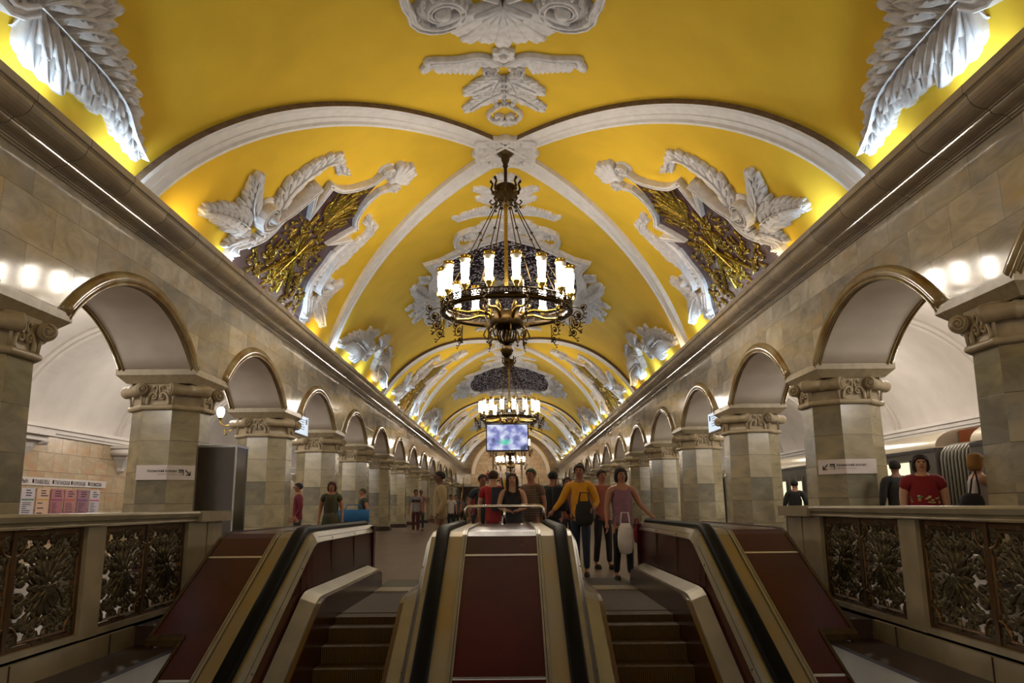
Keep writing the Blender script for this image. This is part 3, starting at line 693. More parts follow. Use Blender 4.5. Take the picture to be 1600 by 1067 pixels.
# ------------------------------------------------------------------ chandeliers
def chandelier():
    e = empty('chandelier')                       # origin under the rose, z absolute
    b = MB(); b.lathe([(.05, 9.42), (.06, 9.5), (.10, 9.6), (.11, 9.68), (.16, 9.72), (.21, 9.78), (.25, 9.80), (.25, 9.84), (.2, 9.87), (.2, 9.92)], n=20)
    for k in range(12):
        a = k*pi/6; b.sphere((.13*cos(a), .13*sin(a), 9.8), .03, 6, 4)
    b.build('canopy', M['dbrass'], e)
    b = MB(); b.tube([(0, 0, 9.55), (0, 0, 8.9)], .042, 10); b.lathe([(.06, 9.42), (.075, 9.45), (.06, 9.48)], n=12); b.build('rod', M['dbrass'], e)
    b = MB(); b.lathe([(.1, 8.4), (.16, 8.46), (.2, 8.55), (.28, 8.62), (.3, 8.72), (.27, 8.82), (.3, 8.86), (.22, 8.94), (.08, 8.98), (.05, 9.02)], n=20)
    for k in range(8):
        a = k*pi/4; c_, s_ = cos(a), sin(a)
        b.tube([(.28*c_, .28*s_, 8.7), (.36*c_, .36*s_, 8.84), (.32*c_, .32*s_, 8.98), (.38*c_, .38*s_, 9.06), (.35*c_, .35*s_, 9.0)], [.03, .03, .025, .04, .03], 7)
        b.tube([(.2*c_, .2*s_, 8.5), (.34*c_, .34*s_, 8.42), (.4*c_, .4*s_, 8.5), (.35*c_, .35*s_, 8.55)], .022, 6); b.sphere((.3*c_, .3*s_, 8.74), .055, 8, 6)
        b.sphere((.36*c_, .36*s_, 8.36), .035, 7, 5)
    b.build('crown', M['dbrass'], e)
    b = MB(); pr = []
    z = 8.42
    while z > 6.3: pr += [(.055, z), (.038, z-.035)]; z -= .07
    b.lathe(pr, n=10); b.build('twisted_stem', M['brass'], e)
    b = MB()
    for k in range(8):
        a = (k+.5)*pi/4; A = Vector((.26*cos(a), .26*sin(a), 8.42)); B = Vector((1.52*cos(a), 1.52*sin(a), 5.92))
        b.tube([A, B], .013, 6)
        for t in (.33, .66): p = A.lerp(B, t); b.sphere(p, .04, 8, 6)
        b.sphere(A, .045, 8, 6)
    b.build('suspension_rods', M['dbrass'], e)
    R = 1.52
    b = MB(); n = 64; pr = [(R-.05, 5.64), (R+.06, 5.64), (R+.09, 5.67), (R+.06, 5.70), (R+.055, 5.74), (R+.02, 5.75), (R-.05, 5.75)]
    vs = [(r*cos(2*pi*k/n), r*sin(2*pi*k/n), z) for r, z in pr for k in range(n)]; m = len(pr)
    b.add(vs, [(i*n+k, i*n+(k+1) % n, ((i+1) % m)*n+(k+1) % n, ((i+1) % m)*n+k) for i in range(m) for k in range(n)], True); b.build('ring', M['dbrass'], e)
    b = MB()
    for k in range(48):                          # openwork gallery
        a = k*2*pi/48; c = Vector((R+.05)*Vector((cos(a), sin(a), 0))); t = Vector((-sin(a), cos(a), 0)); c.z = 5.82
        b.tube([c+t*.075*cos(q)+Vector((0, 0, .06*sin(q))) for q in [i*2*pi/8 for i in range(9)]], .013, 5)
        b.sphere(c, .026, 6, 4)
    for z in (5.76, 5.89): b.tube([((R+.05)*cos(i*2*pi/64), (R+.05)*sin(i*2*pi/64), z) for i in range(65)], .016, 5)
    b.build('openwork_gallery', M['dbrass'], e)
    for k in range(16):
        a = (k+.38)*2*pi/16; c_, s_ = cos(a), sin(a); cx, cy = R*c_*1.03, R*s_*1.03
        b = MB(); b.lathe([(.02, 5.86), (.05, 5.9), (.045, 5.93), (.085, 5.99), (.095, 6.03), (.06, 6.04)], (cx, cy, 0), 12)
        for q in range(6):
            aa = q*pi/3; b.tube([(cx+.06*cos(aa), cy+.06*sin(aa), 5.97), (cx+.11*cos(aa), cy+.11*sin(aa), 6.06), (cx+.105*cos(aa), cy+.105*sin(aa), 6.13)], .012, 5)
        lp = b.build('lamp', M['brass'], e)
        b = MB(); b.lathe([(.07, 6.04), (.078, 6.1), (.10, 6.45), (.102, 6.52)], (cx, cy, 0), 16); b.build('lamp_glass', M['lamp'], lp)
        b = MB(); b.lathe([(.102, 6.52), (.105, 6.57), (.135, 6.61), (.13, 6.63), (.10, 6.63)], (cx, cy, 0), 16); b.build('glass_rim', M['glass'], lp)
        b = MB(); b.lathe([(.125, 6.61), (.135, 6.64), (.10, 6.68), (.10, 6.72), (.06, 6.735), (.01, 6.76)], (cx, cy, 0), 14)
        for q in range(7):
            aa = q*2*pi/7; b.sphere((cx+.1*cos(aa), cy+.1*sin(aa), 6.70), .03, 6, 4)
        b.build('lamp_cap', M['brass'], lp)
    b = MB()
    for k in range(8):                           # arms
        a = (k+.5)*pi/4; c_, s_ = cos(a), sin(a)
        b.tube([(q*c_, q*s_, z) for q, z in ((.34, 5.42), (.45, 5.62), (.7, 5.66), (1.0, 5.6), (1.3, 5.62), (1.5, 5.7))], [.045, .05, .04, .035, .035, .04], 7)
        b.tube([(q*c_, q*s_, z) for q, z in ((.3, 5.5), (.42, 5.78), (.56, 5.86), (.6, 5.76), (.54, 5.7))], .022, 6)
    b.build('arms', M['brass'], e)
    b = MB(); b.lathe([(.33, 5.68), (.42, 5.83), (.44, 6.0), (.44, 6.5), (.4, 6.52)], n=24, cap=False); b.build('inner_glass_cylinder', M['clear'], e)
    b = MB(); b.lathe([(.02, 6.05), (.045, 6.08), (.045, 6.14), (.02, 6.17)], n=12); b.build('inner_bulb', M['glow'], e)
    b = MB(); b.lathe([(.30, 5.7), (.36, 5.62), (.40, 5.5), (.41, 5.36), (.36, 5.30), (.16, 5.26), (.1, 5.2), (.13, 4.98), (.17, 4.94), (.1, 4.9)], n=24)
    for k in range(16):
        a = k*pi/8; c_, s_ = cos(a), sin(a); b.tube([(.2*c_, .2*s_, 5.3), (.24*c_, .24*s_, 5.15), (.2*c_, .2*s_, 5.0), (.14*c_, .14*s_, 4.93)], .018, 5)
    b.build('bowl', M['dbrass'], e)
    b = MB(); b.lathe([(.05, 4.9), (.1, 4.85), (.14, 4.75), (.12, 4.64), (.05, 4.57), (.045, 4.5), (.06, 4.47), (.01, 4.42)], n=18)
    for k in range(8):
        a = k*pi/4; b.tube([(.06*cos(a), .06*sin(a), 4.86), (.145*cos(a), .145*sin(a), 4.74), (.06*cos(a), .06*sin(a), 4.6)], .016, 5)
    b.build('finial', M['dbrass'], e)
    b = MB()
    for k in range(8):
        a = (k+.25)*pi/4; c_, s_ = cos(a), sin(a)
        b.tube([(q*c_, q*s_, z) for q, z in ((.36, 5.34), (.5, 5.26), (.56, 5.1), (.48, 5.0), (.4, 5.06), (.44, 5.14))], .018, 6); b.sphere((.47*c_, .47*s_, 4.94), .03, 6, 5)
    b.build('bowl_scrolls', M['dbrass'], e)
    proto = None
    for k in range(12):                          # hanging wrought scrolls round the rim
        a = (k+.5)*2*pi/12
        if proto is None:
            b = MB()
            def sc2(cx, cz, r, a0, d, turns=1.5): return [(cx+r*(1-.8*i/20)*cos(a0+d*2*pi*turns*i/20), 0, cz+r*(1-.8*i/20)*sin(a0+d*2*pi*turns*i/20)) for i in range(21)]
            b.tube([(1.54, 0, 5.66), (1.66, 0, 5.7)]+sc2(1.74, 5.5, .17, pi/2, -1), .014, 6)
            b.tube(sc2(1.70, 5.26, .12, pi/2, 1), .012, 6); b.tube([(1.6, 0, 5.62), (1.6, 0, 5.4), (1.66, 0, 5.2), (1.76, 0, 5.1), (1.84, 0, 5.14)], .013, 6)
            b.tube(sc2(1.87, 5.68, .09, -pi/2, 1), .011, 5)
            for p in ((1.74, 5.5), (1.70, 5.26), (1.87, 5.68)): b.sphere((p[0], 0, p[1]), .045, 8, 6)
            for p in ((1.93, 5.52), (1.88, 5.3), (1.80, 5.06), (1.6, 5.18), (1.9, 5.42)): b.sphere((p[0], 0, p[1]), .028, 6, 4, (1.3, .6, .7))
            proto = b.build('rim_scroll', M['dbrass'], e); proto.rotation_euler.z = a
        else:
            o = proto.copy(); COL.objects.link(o); o.parent = e; o.rotation_euler.z = a
    return e
ch0 = chandelier()
for k, yb in enumerate(BOSS):
    o = ch0 if k == 0 else copy_tree(ch0); o.location = (0, yb, 0)
    tag(o, ['large brass chandelier of sixteen lit glass lamps, nearest of the row', 'brass chandelier with lit lamps just above the hanging video screen', 'third brass chandelier, mostly hidden behind the video screen', 'farthest brass chandelier, glowing just below the video screen'][k], 'chandelier', 'brass chandeliers in the vault')
# the chandelier behind the camera only sends its light
def point(name, loc, w, r=.3, col=(1, .84, .62)):
    l = bpy.data.lights.new(name, 'POINT'); l.energy = w; l.shadow_soft_size = r; l.color = col
    o = bpy.data.objects.new(name, l); COL.objects.link(o); o.location = loc; return o
point('chandelier_light', (0, -5.4, 6.3), 500, .6)
# cove lamps lying in the trough behind the cornice
for s in (-1, 1):
    y = -1.0; i = 0
    while y < 96:
        l = bpy.data.lights.new('cove_light', 'AREA'); l.shape = 'RECTANGLE'; l.size = .10; l.size_y = 1.0
        cool = (i*7+(0 if s > 0 else 3)) % 4 != 1
        l.color = (.62, .82, 1.0) if cool else (1, .80, .45); l.energy = COVE_W*(1.0 if cool else .55)
        o = bpy.data.objects.new('cove_light', l); COL.objects.link(o); o.location = (s*5.62, y, 5.86); o.rotation_euler = (0, s*radians(165), 0)
        y += 2.4; i += 1

# ------------------------------------------------------------------ escalators
SL = .495
def deck(z0=.86, yb=8.45, ye=12.1, y0=2.0, lip=.0):
    p = [(ye, z0-lip)]
    if lip: p = [(ye+.05, z0-.14), (ye+.03, z0-.05), (ye-.04, z0)]
    p += [(yb+.25, z0), (yb+.1, z0-.008), (yb-.05, z0-.05), (yb-.2, z0-.05-.15*SL)]
    p.append((y0, z0-.05-(yb-.05-y0)*SL)); return p
def steps_z(y):
    if y > 8.9: return 0
    if y > 8.2: return -SL*(8.9-y)**2/1.4
    return -SL*.35-(8.2-y)*SL
def halfdeck(e, s, inner, outer, xo):
    """one balustrade: s=+1 deck lies at larger x; coordinates are distances from the tread side"""
    X = lambda d: xo+s*d
    D = deck()
    b = MB(); b.rings([[(X(.305), y, z), (X(.255), y, z), (X(.20), y, z-.10), (X(.24), y, z-.12), (X(.305), y, z-.05)] for y, z in deck(.85)], sm=False); b.build('handrail_band', M['steel'], e)
    b = MB(); hd = deck(.895, ye=12.0, lip=.0)
    R = []
    pth = [(12.12, .70), (12.16, .80), (12.08, .875)]+hd[0:]
    b.rings([[(X(.302)+s*.066+.066*cx, y, z-.02+.035*cz) for cx, cz in ((-1, -.6), (-1, .4), (-.7, .9), (0, 1), (.7, .9), (1, .4), (1, -.6))] for y, z in pth], sm=True); b.build('handrail', M['rubber'], e)
    b = MB(); b.sweepx(X(.432), X(.572), deck(.85), .05); b.build('deck_strip', M['strip'], e)
    b = MB()
    for d0, d1 in ((.575, .60), (.605, .62)): b.sweepx(X(d0), X(d1), deck(.868), .05)
    b.build('deck_edge_moulding', M['steel'], e)
    # inner red wall between band and skirt cap
    b = MB(); T = deck(.82, ye=12.05); C = [(y, z-.56) for y, z in deck(.86, yb=7.95, ye=11.6)]
    ys = [12.05, 11.6, 10.5, 9.5, 8.7, 8.45, 8.25, 8.0, 7.8, 7.5, 6, 4, 2]
    def ev(P, y):
        for (y1, z1), (y2, z2) in zip(P, P[1:]):
            if y2 <= y <= y1: return z1+(z2-z1)*(y1-y)/(y1-y2) if y1 > y2 else z1
        return P[0][1] if y > P[0][0] else P[-1][1]
    b.rings([[(X(.225), y, ev(T, y)-.02), (X(.25), y, ev(T, y)-.02), (X(.25), y, ev(C, y)-.1), (X(.20), y, ev(C, y)-.1)] for y in ys], sm=False); b.build('inner_panel', M['red'], e)
    b = MB()
    for y in (10.6, 9.3, 8.0, 6.6):
        z = ev(T, y); zc = ev(C, y); b.box(X(.205), X(.222), y-.004, y+.004, zc, z-.04)
    b.build('panel_joint', M['dbrass'], e)
    cap = [(11.62, .22)]+[(y, z-.56) for y, z in deck(.86, yb=7.95, ye=11.5)]
    b = MB(); b.rings([[(X(.19), y, z+.01), (X(.045), y, z-.045), (X(.03), y, z-.075), (X(.19), y, z-.075)] for y, z in cap], sm=False); b.build('skirt_cap', M['bsteel'] if 0 else M['steel'], e)
    b = MB(); zs = [(11.6, .2)]+[(y, ev(cap, y)-.06) for y in (11.4, 10.5, 9.6, 8.9, 8.5, 8.2, 7.95, 7.7, 7, 5, 2)]
    b.rings([[(X(.0), y, z), (X(.05), y, z), (X(.05), y, steps_z(y)-.3), (X(.0), y, steps_z(y)-.3)] for y, z in zs], sm=False); b.build('skirt', M['skirt'], e)
    b = MB(); b.box(X(.19), X(.62), 11.95, 12.1, 0, .83); b.build('newel_end', M['red'], e)
for s, sn in ((-1, 'left'), (1, 'right')):
    e = empty('escalator'); tag(e, f'escalator going down with dark red balustrade and ribbed steps, {sn} of the central divider', 'escalator', 'escalators')
    xin, xo = .98, 1.745
    halfdeck(e, s, 0, 0, s*xo)
    xa, xb = s*2.365, s*2.90
    b = MB()
    D = deck(.85, ye=12.1)
    up_ = [(y, z) for y, z in D if z > .02]; 
    yn = 8.40-(.80-.06)/SL
    b.sweepx(xa, xb, up_+[(yn, .06)], .05); b.sweepx(xa, s*2.62, [(yn, .06), D[-1]], .05); b.build('deck_panel', M['red'], e)
    b = MB(); b.sweepx(s*2.895, s*2.925, [(y, z+.012) for y, z in up_+[(yn, .06)]], .09); b.sweepx(s*2.62, s*2.925, [(yn+.02, .085), (yn-.04, .05)], .05); b.sweepx(s*2.615, s*2.64, [(yn, .075), (D[-1][0], D[-1][1]+.02)], .07); b.build('deck_edging', M['dbrass'], e)
    for y in (8.06, 6.42, 4.8): z = .80-(8.40-y)*SL; b = MB(); b.sweepx(xa, s*(2.9 if y > 7 else 2.62), [(y+.012, z+.010), (y-.012, z-.002)], .01); b.build('deck_joint', M['bsteel'], e)
    b = MB(); b.rings([[(s*2.87, y, z-.04), (s*2.90, y, z-.04), (s*2.90, y, -.02), (s*2.87, y, -.02)] for y, z in up_+[(yn, .06)]], sm=False); b.box(s*2.36, s*2.9, 12.0, 12.1, 0, .8); b.build('outer_side', M['red'], e)
    # treads
    first_s = None
    for i in range(30):
        ya = 11.0-.3*i; yb_ = ya-.3; z = steps_z((ya+yb_)/2)
        if i > 7: z = steps_z(yb_+.15)
        b = MB(); b.box(s*xin, s*xo, yb_+.005, ya, z-.2, z); st = b.build('step', M['step'], e)
    b = MB(); b.box(s*.98, s*1.76, 11.0, 11.5, -.02, .014); n = 26
    for i in range(n): x = s*(.985+.76*(i+.5)/n); b.box(x-.007, x+.007, 10.9, 11.0, .0, .012)
    b.build('comb_plate', M['strip'], e)
    b = MB(); b.box(s*.98, s*1.80, 11.45, 12.7, -.02, .01); b.build('landing_plate', M['plate'], e)
e = empty('escalator_divider'); tag(e, 'central dark red divider between the two escalators with a handrail on each side', 'escalator balustrade')
for s in (-1, 1): halfdeck(e, -s, 0, 0, s*.975-.02)
b = MB(); D = deck(.85, ye=12.1); b.sweepx(-.40, .36, D, .05); b.build('deck_panel', M['red'], e)
for y in (8.06, 6.42, 4.8): z = .80-(8.40-y)*SL; b = MB(); b.sweepx(-.38, .34, [(y+.012, z+.010), (y-.012, z-.002)], .01); b.build('deck_joint', M['bsteel'], e)
e = empty('barrier_rail'); tag(e, 'bent steel tube barrier standing on top of the central escalator divider', 'barrier')
b = MB(); y = 11.7; b.tube([(-.58, y, .85), (-.58, y, 1.06), (-.56, y, 1.09), (-.53, y, 1.10), (.49, y, 1.10), (.52, y, 1.09), (.54, y, 1.06), (.54, y, .85)], .024, 10); b.tube([(-.02, y, .85), (-.02, y, 1.1)], .02, 8); b.build('tube', M['bsteel'], e)
b = MB(); b.box(-.54, .50, y-.006, y+.006, .88, 1.06); 
b.build('glass_pane', M['clear'], e)

# ------------------------------------------------------------------ stone balustrades with bronze grilles
def grille():
    """bronze openwork panel 1.0 wide (y) by .82 high (z), centred, facing +x"""
    e = empty('grille')
    b = MB(); w, h = .5, .41
    fr = [(-w+.14, -h+.03), (w-.14, -h+.03)]
    def q(cx, cy, a0, a1): return [(cx+.13*cos(radians(a0+(a1-a0)*i/5)), cy+.13*sin(radians(a0+(a1-a0)*i/5))) for i in range(6)]
    ol = q(w-.02, -h+.02, 180, 90)+q(w-.02, h-.02, 270, 180)+q(-w+.02, h-.02, 0, -90)+q(-w+.02, -h+.02, 90, 0)
    band(b, ol, .016, .03, ROUNDP, closed=True)
    b.xf(lambda x, y, z: (z, x, y)); o1 = b
    b = MB()
    for k in range(14):
        a = k*2*pi/14; petal(b, (.04*cos(a), .04*sin(a)), a, .19, .035, .03, .005)
    for k in range(10):
        a = k*2*pi/10; petal(b, (.02*cos(a), .02*sin(a)), a, .12, .025, .03, .02)
    dome(b, (0, 0), .05, .055); b.xf(lambda x, y, z: (z, x, y)); ros = b
    b = MB()
    for sx in (-1, 1):
        for sy in (-1, 1):
            for c, r, a0, d in (((.14, .31), .065, -pi/2, 1), ((.36, .13), .07, pi, -1), ((.3, .25), .055, 0, 1), ((.05, .26), .045, 0, 1), ((.42, .35), .05, 0, -1), ((.23, .30), .04, 2, 1)):
                sp = [(sx*x, sy*y) for x, y in spiral_pts(c, r, a0, 1.5, d, .15, 9)]; band(b, sp, .015, .022, ROUNDP)
                dome(b, (sx*c[0], sy*c[1]), .02, .03, 8)
            for c, r, a0, d in (((.22, .12), .045, 1, 1), ((.44, .05), .035, 2, -1), ((.13, .19), .03, 0, 1), ((.4, .27), .035, 3, 1), ((.2, .37), .03, 1, -1)):
                band(b, [(sx*x, sy*y) for x, y in spiral_pts(c, r, a0, 1.3, d, .15, 9)], .013, .018, ROUNDP)
            for c, a in (((.27, .3), -.5), ((.15, .36), 2.2), ((.25, .07), .4), ((.36, .2), -.8), ((.46, .3), 1.9), ((.08, .22), .9), ((.2, .2), .8), ((.3, .05), 0), ((.07, .33), 1.5), ((.33, .33), .7), ((.44, .2), 1.2), ((.4, .38), .3)):
                petal(b, (sx*c[0], sy*c[1]), atan2(sy*sin(a), sx*cos(a)), .11, .034, .02, .005); 
            band(b, [(sx*.10, sy*.12), (sx*.28, sy*.22), (sx*.45, sy*.38)], .009, .018, ROUNDP)
            band(b, [(sx*.18, sy*.02), (sx*.34, sy*.12), (sx*.47, sy*.08)], .009, .018, ROUNDP)
    for sy in (-1, 1): dome(b, (0, sy*.395), .025, .04, 10)
    b.xf(lambda x, y, z: (z, x, y)); scr = b
    o1.build('grille_frame', M['bronze2'], e); ros.build('rosette', M['bronze'], e); scr.build('scrollwork', M['bronze'], e)
    return e
g0 = grille(); gk = list(g0.children)
used_g = False
for s, sn in ((-1, 'left'), (1, 'right')):
    e = empty('balustrade'); tag(e, f'cream marble balustrade with bronze grilles, {sn} of the escalators', 'balustrade', 'marble balustrades')
    xf_, xb_ = s*3.66, s*3.98
    b = MB()
    prof = [(3.60, .96), (3.62, .97), (3.64, 1.0), (3.60, 1.01), (3.58, 1.05), (3.60, 1.07), (4.04, 1.07), (4.06, 1.05), (4.02, 1.0), (4.04, .96)]
    b.rings([[(s*x, y, z) for x, z in prof] for y in (.5, 9.62)], sm=False)
    b.uvf = lambda c, n: (c.y, c.z)
    b.build('top_rail', M['balu'], e)
    b = MB(); b.box(s*3.57, s*4.07, 9.6, 10.62, .95, 1.075); b.build('end_cap', M['balu'], e)
    b = MB(); b.box(s*3.62, s*4.0, .5, 9.5, -.30, -.02); b.box(s*3.66, s*3.98, .5, 9.5, -.02, .05)
    b.build('base_curb', M['balu'], e)
    for yj in (1.6, 3.1, 4.7, 6.2, 7.7, 9.0): b = MB(); b.box(s*3.612, s*3.62, yj-.005, yj+.005, -.30, -.02); b.build('curb_joint', M['granite'], e)
    for ya, yb_ in ((9.42, 9.98), (10.02, 10.5), (7.2, 7.52), (4.92, 5.24), (2.6, 2.92)):
        b = MB(); b.box(s*3.65, s*3.97, ya, yb_, .0, .955); b.build('post', M['balu'], e)
    for ya, yb_ in ((7.52, 9.42), (5.24, 7.2), (2.92, 4.92)):
        w = (yb_-ya)/2
        b = MB()
        b.box(s*3.70, s*3.76, ya, yb_, .90, .95); b.box(s*3.70, s*3.76, ya, yb_, .05, .085)
        for yy in (ya+.02, (ya+yb_)/2, yb_-.02): b.box(s*3.69, s*3.75, yy-.028, yy+.028, .06, .95)
        b.build('bronze_rail', M['bronze2'], e)
        for j in range(2):
            yc = ya+w*(j+.5)
            if not used_g: gg = g0; used_g = True
            else: gg = copy_tree(g0)
            gg.parent = e; gg.location = (s*3.72, yc, .495); gg.scale = (-s, w*.96, 1.0)
# ------------------------------------------------------------------ direction signs bent round the columns
def text_mesh(txt, size, name='lettering', bold=0):
    cu = bpy.data.curves.new(name, 'FONT'); cu.body = txt; cu.size = size; cu.resolution_u = 3; cu.offset = bold
    ob = bpy.data.objects.new(name, cu); COL.objects.link(ob); dg = bpy.context.evaluated_depsgraph_get()
    me = ob.evaluated_get(dg).to_mesh(); vs = [tuple(v.co) for v in me.vertices]; fs = [tuple(p.vertices) for p in me.polygons]; ob.evaluated_get(dg).to_mesh_clear()
    bpy.data.objects.remove(ob); bpy.data.curves.remove(cu)
    x0 = min(v[0] for v in vs); x1 = max(v[0] for v in vs)
    return [(v[0]-x0, v[1]) for v in vs], fs, x1-x0
for s, sn in ((-1, 'left'), (1, 'right')):
    e = empty('direction_sign')
    tag(e, f'white direction sign with black arrow and Cyrillic lettering on a column of the {sn} row', 'sign', 'direction signs on the columns')
    cy = COLY[1]; a = .683; t = a*math.tan(pi/8); fx = -s*t      # fold at the vertex between front and hall-side diagonal
    # u: metres from fold, + towards hall side
    def wrap(u, z, off):
        # u<0 on the front face, u>0 on the diagonal
        if u <= 0: return (s*COLX-s*(t+u), cy-a-off, z)
        d = u/sqrt(2); return (s*COLX-s*(t+d)-s*off*.707, cy-a+d-off*.707, z)
    U0, U1, zc, hh = -.57, .52, 1.77, .135
    b = MB(); R = [[wrap(u, zc+hh, 0.002), wrap(u, zc+hh, .014), wrap(u, zc-hh, .014), wrap(u, zc-hh, .002)] for u in (U0, 0, U1)]
    b.rings(R, sm=False); b.build('board', M['sign'], e)
    def put(b, pts, fs):   # pts in reading coordinates: r metres from the left end of the board
        b.add([wrap((r+U0) if s < 0 else (U1-r), z, .0165) for r, z in pts], fs)
    def quad(b, r0, z0, r1, z1, th):
        d = hypot(r1-r0, z1-z0); nx, nz = -(z1-z0)/d*th/2, (r1-r0)/d*th/2; n = 6; P = []
        for i in range(n+1): q = i/n; P += [(r0+(r1-r0)*q+nx, z0+(z1-z0)*q+nz), (r0+(r1-r0)*q-nx, z0+(z1-z0)*q-nz)]
        put(b, P, [(2*i, 2*i+1, 2*i+3, 2*i+2) for i in range(n)])
    W_ = U1-U0
    ra = W_-.14 if s < 0 else .14; d = 1 if s < 0 else -1
    b = MB(); quad(b, ra-d*.045, zc+.045, ra+d*.045, zc-.045, .022); quad(b, ra+d*.045, zc+.02, ra+d*.045, zc-.052, .022); quad(b, ra-d*.03, zc-.045, ra+d*.05, zc-.045, .022); b.build('arrow', M['black'], e)
    rp = W_-.27 if s < 0 else .27
    b = MB(); quad(b, rp-.045, zc+.042, rp+.05, zc+.042, .026); quad(b, rp+.043, zc+.05, rp+.043, zc-.05, .016); b.build('train_symbol', M['black'], e)
    b = MB(); quad(b, rp-.045, zc+.008, rp+.034, zc+.008, .03); quad(b, rp-.045, zc-.042, rp+.034, zc-.042, .008); b.build('train_symbol_grey', M['grey'], e)
    for txt, sz, dz, key, bo_ in (('Казанский вокзал', .062, .008, 'black', .0012), ('Kazanskiy rail terminal', .038, -.045, 'grey', .0)):
        vs, fs, wd = text_mesh(txt, sz, bold=bo_)
        r0 = (W_-.35-wd) if s < 0 else .36
        b = MB(); put(b, [(r0+x, zc+dz+y) for x, y in vs], fs); b.build('lettering', M[key], e)
# ------------------------------------------------------------------ hanging lit signs in the arches
for s, sn in ((-1, 'left'), (1, 'right')):
    e = empty('hanging_sign'); tag(e, f'pale blue lit sign hanging in the arch behind the third column, {sn} row', 'sign', 'lit signs hanging in the arches')
    b = MB(); b.box(s*6.15, s*6.23, 22.9, 24.4, 3.25, 3.80); b.build('panel', M['bluesign'], e)
    b = MB(); b.box(s*6.14, s*6.24, 22.88, 24.42, 3.22, 3.25)
    for y in (23.2, 24.1): b.box(s*6.18, s*6.2, y-.01, y+.01, 3.8, 4.6)
    b.build('bracket', M['grey'], e)
    b = MB(); xs = s*6.145
    for i in range(5): b.box(xs, xs-s*.004, 23.5-.0*i, 24.0-.06*(i % 3), 3.68-.07*i, 3.70-.07*i)
    b.build('text_lines', M['grey'], e); b = MB(); b.box(xs, xs-s*.004, 24.1, 24.25, 3.58, 3.74); b.build('symbol', M['black'], e)
# ------------------------------------------------------------------ video screen on two poles
e = empty('video_screen', (0, 28, 0)); tag(e, 'lit video screen with a blue and green picture on two tall poles mid-hall', 'screen')
b = MB(); b.box(-.80, .70, -.04, .06, 2.98, 3.94); b.build('casing', M['black'], e)
b = MB(); b.box(-.76, .66, -.052, -.04, 3.03, 3.91); so = b.build('screen', M['screen'], e)
for x in (-.55, .45): b = MB(); b.tube([(x, .0, 0), (x, .0, 3.0)], .025, 10); b.lathe([(.12, 0), (.12, .02), (.03, .04)], (x, 0, 0), 12); b.build('pole', M['steel'], e)
# ------------------------------------------------------------------ stainless cabinet
e = empty('steel_cabinet', (-4.62, 13.05, 0)); tag(e, 'tall polished stainless steel cabinet standing beside the left balustrade end', 'cabinet')
b = MB(); b.box(-.31, .31, -.27, .27, .05, 2.08); b.build('body', M['mirror'], e)
b = MB()
for x in (-.31, .31):
    for y in (-.27, .27): b.box(x-.012, x+.012, y-.012, y+.012, .04, 2.09)
for z in (2.08, .05): b.box(-.32, .32, -.285, -.27, z-.015, z+.015); b.box(.31, .325, -.28, .28, z-.015, z+.015)
b.box(-.32, .32, -.28, .28, 2.085, 2.1); b.build('corner_trim', M['mirror2'], e)
b = MB(); b.box(-.28, .28, -.24, .24, 0, .05); b.build('foot', M['black'], e)
# ------------------------------------------------------------------ station lists on the left track wall
e = empty('station_list_board'); tag(e, 'station name strip with columns of station lists beneath it on the left track wall', 'sign')
xw = -13.37
b = MB(); b.box(xw-.02, xw, 20.6, 26.75, 1.80, 2.02); b.build('name_strip', M['sign'], e)
names = ['ПАРК', 'ВОКЗАЛ', 'КУРСКАЯ', 'ТАГАНСКАЯ', 'ПАВЕЛЕЦКАЯ', 'ДОБРЫНИНСКАЯ'][::-1]
b = MB(); y = 26.6
ys0 = 21.0
for i, nmx in enumerate(['ПАРК', 'ДОБРЫН', 'ПАВЕЛЕЦ', 'ТАГАНСКАЯ', 'КУРСКАЯ', 'КОМСОМ']):
    vs, fs, wd = text_mesh(nmx, .15, bold=.004); k = min(1, .78/wd); yy = 20.75+i*1.0
    b.add([(xw+.004, yy+x*k, 1.85+z) for x, z in vs], fs)
b.build('lettering', M['black'], e)
b = MB()
for i in range(6): b.box(xw, xw+.004, 20.62+i*1.0, 20.7+i*1.0, 1.86, 1.97)
b.build('red_marks', M['red'], e)
cols = ['#c8642c', '#3a5a8c', '#3c6a44', '#b8902c', '#7c2c5c', '#a84828', '#5c3474', '#a83048']
for i in range(8):
    y0 = 20.75+i*.72; col = empty('list_panel'); col.parent = e
    b = MB(); b.box(xw-.02, xw, y0, y0+.62, .2, 1.72); b.build('sheet', mat('list_sheet_%s' % ['orange', 'blue', 'green', 'yellow', 'plum', 'rust', 'violet', 'crimson'][i], '#b8aeb4' if i < 3 or i == 7 else ['#c4a088', '#a06068', '#a87070', '#906070'][i-3], .45), col)
    b = MB(); b.box(xw, xw+.003, y0+.02, y0+.6, 1.38, 1.42); b.build('colour_bar', mat('list_bar_paint_'+['orange', 'blue', 'green', 'yellow', 'plum', 'rust', 'violet', 'crimson'][i], cols[i], .5), col)
    rr = random.Random(i); b = MB()
    for k in range(22 if i != 3 else 8):
        dz = (.052 if i != 3 else .14); z = 1.32-k*dz
        if z < .25: break
        b.box(xw, xw+.003, y0+.07, y0+.07+rr.uniform(.18, .42), z-(.018 if i != 3 else .03), z)
    for k in range(3): b.box(xw, xw+.003, y0+.2, y0+.2+rr.uniform(.2, .36), 1.64-k*.07, 1.67-k*.07)
    b.build('text_lines', M['black'], col)

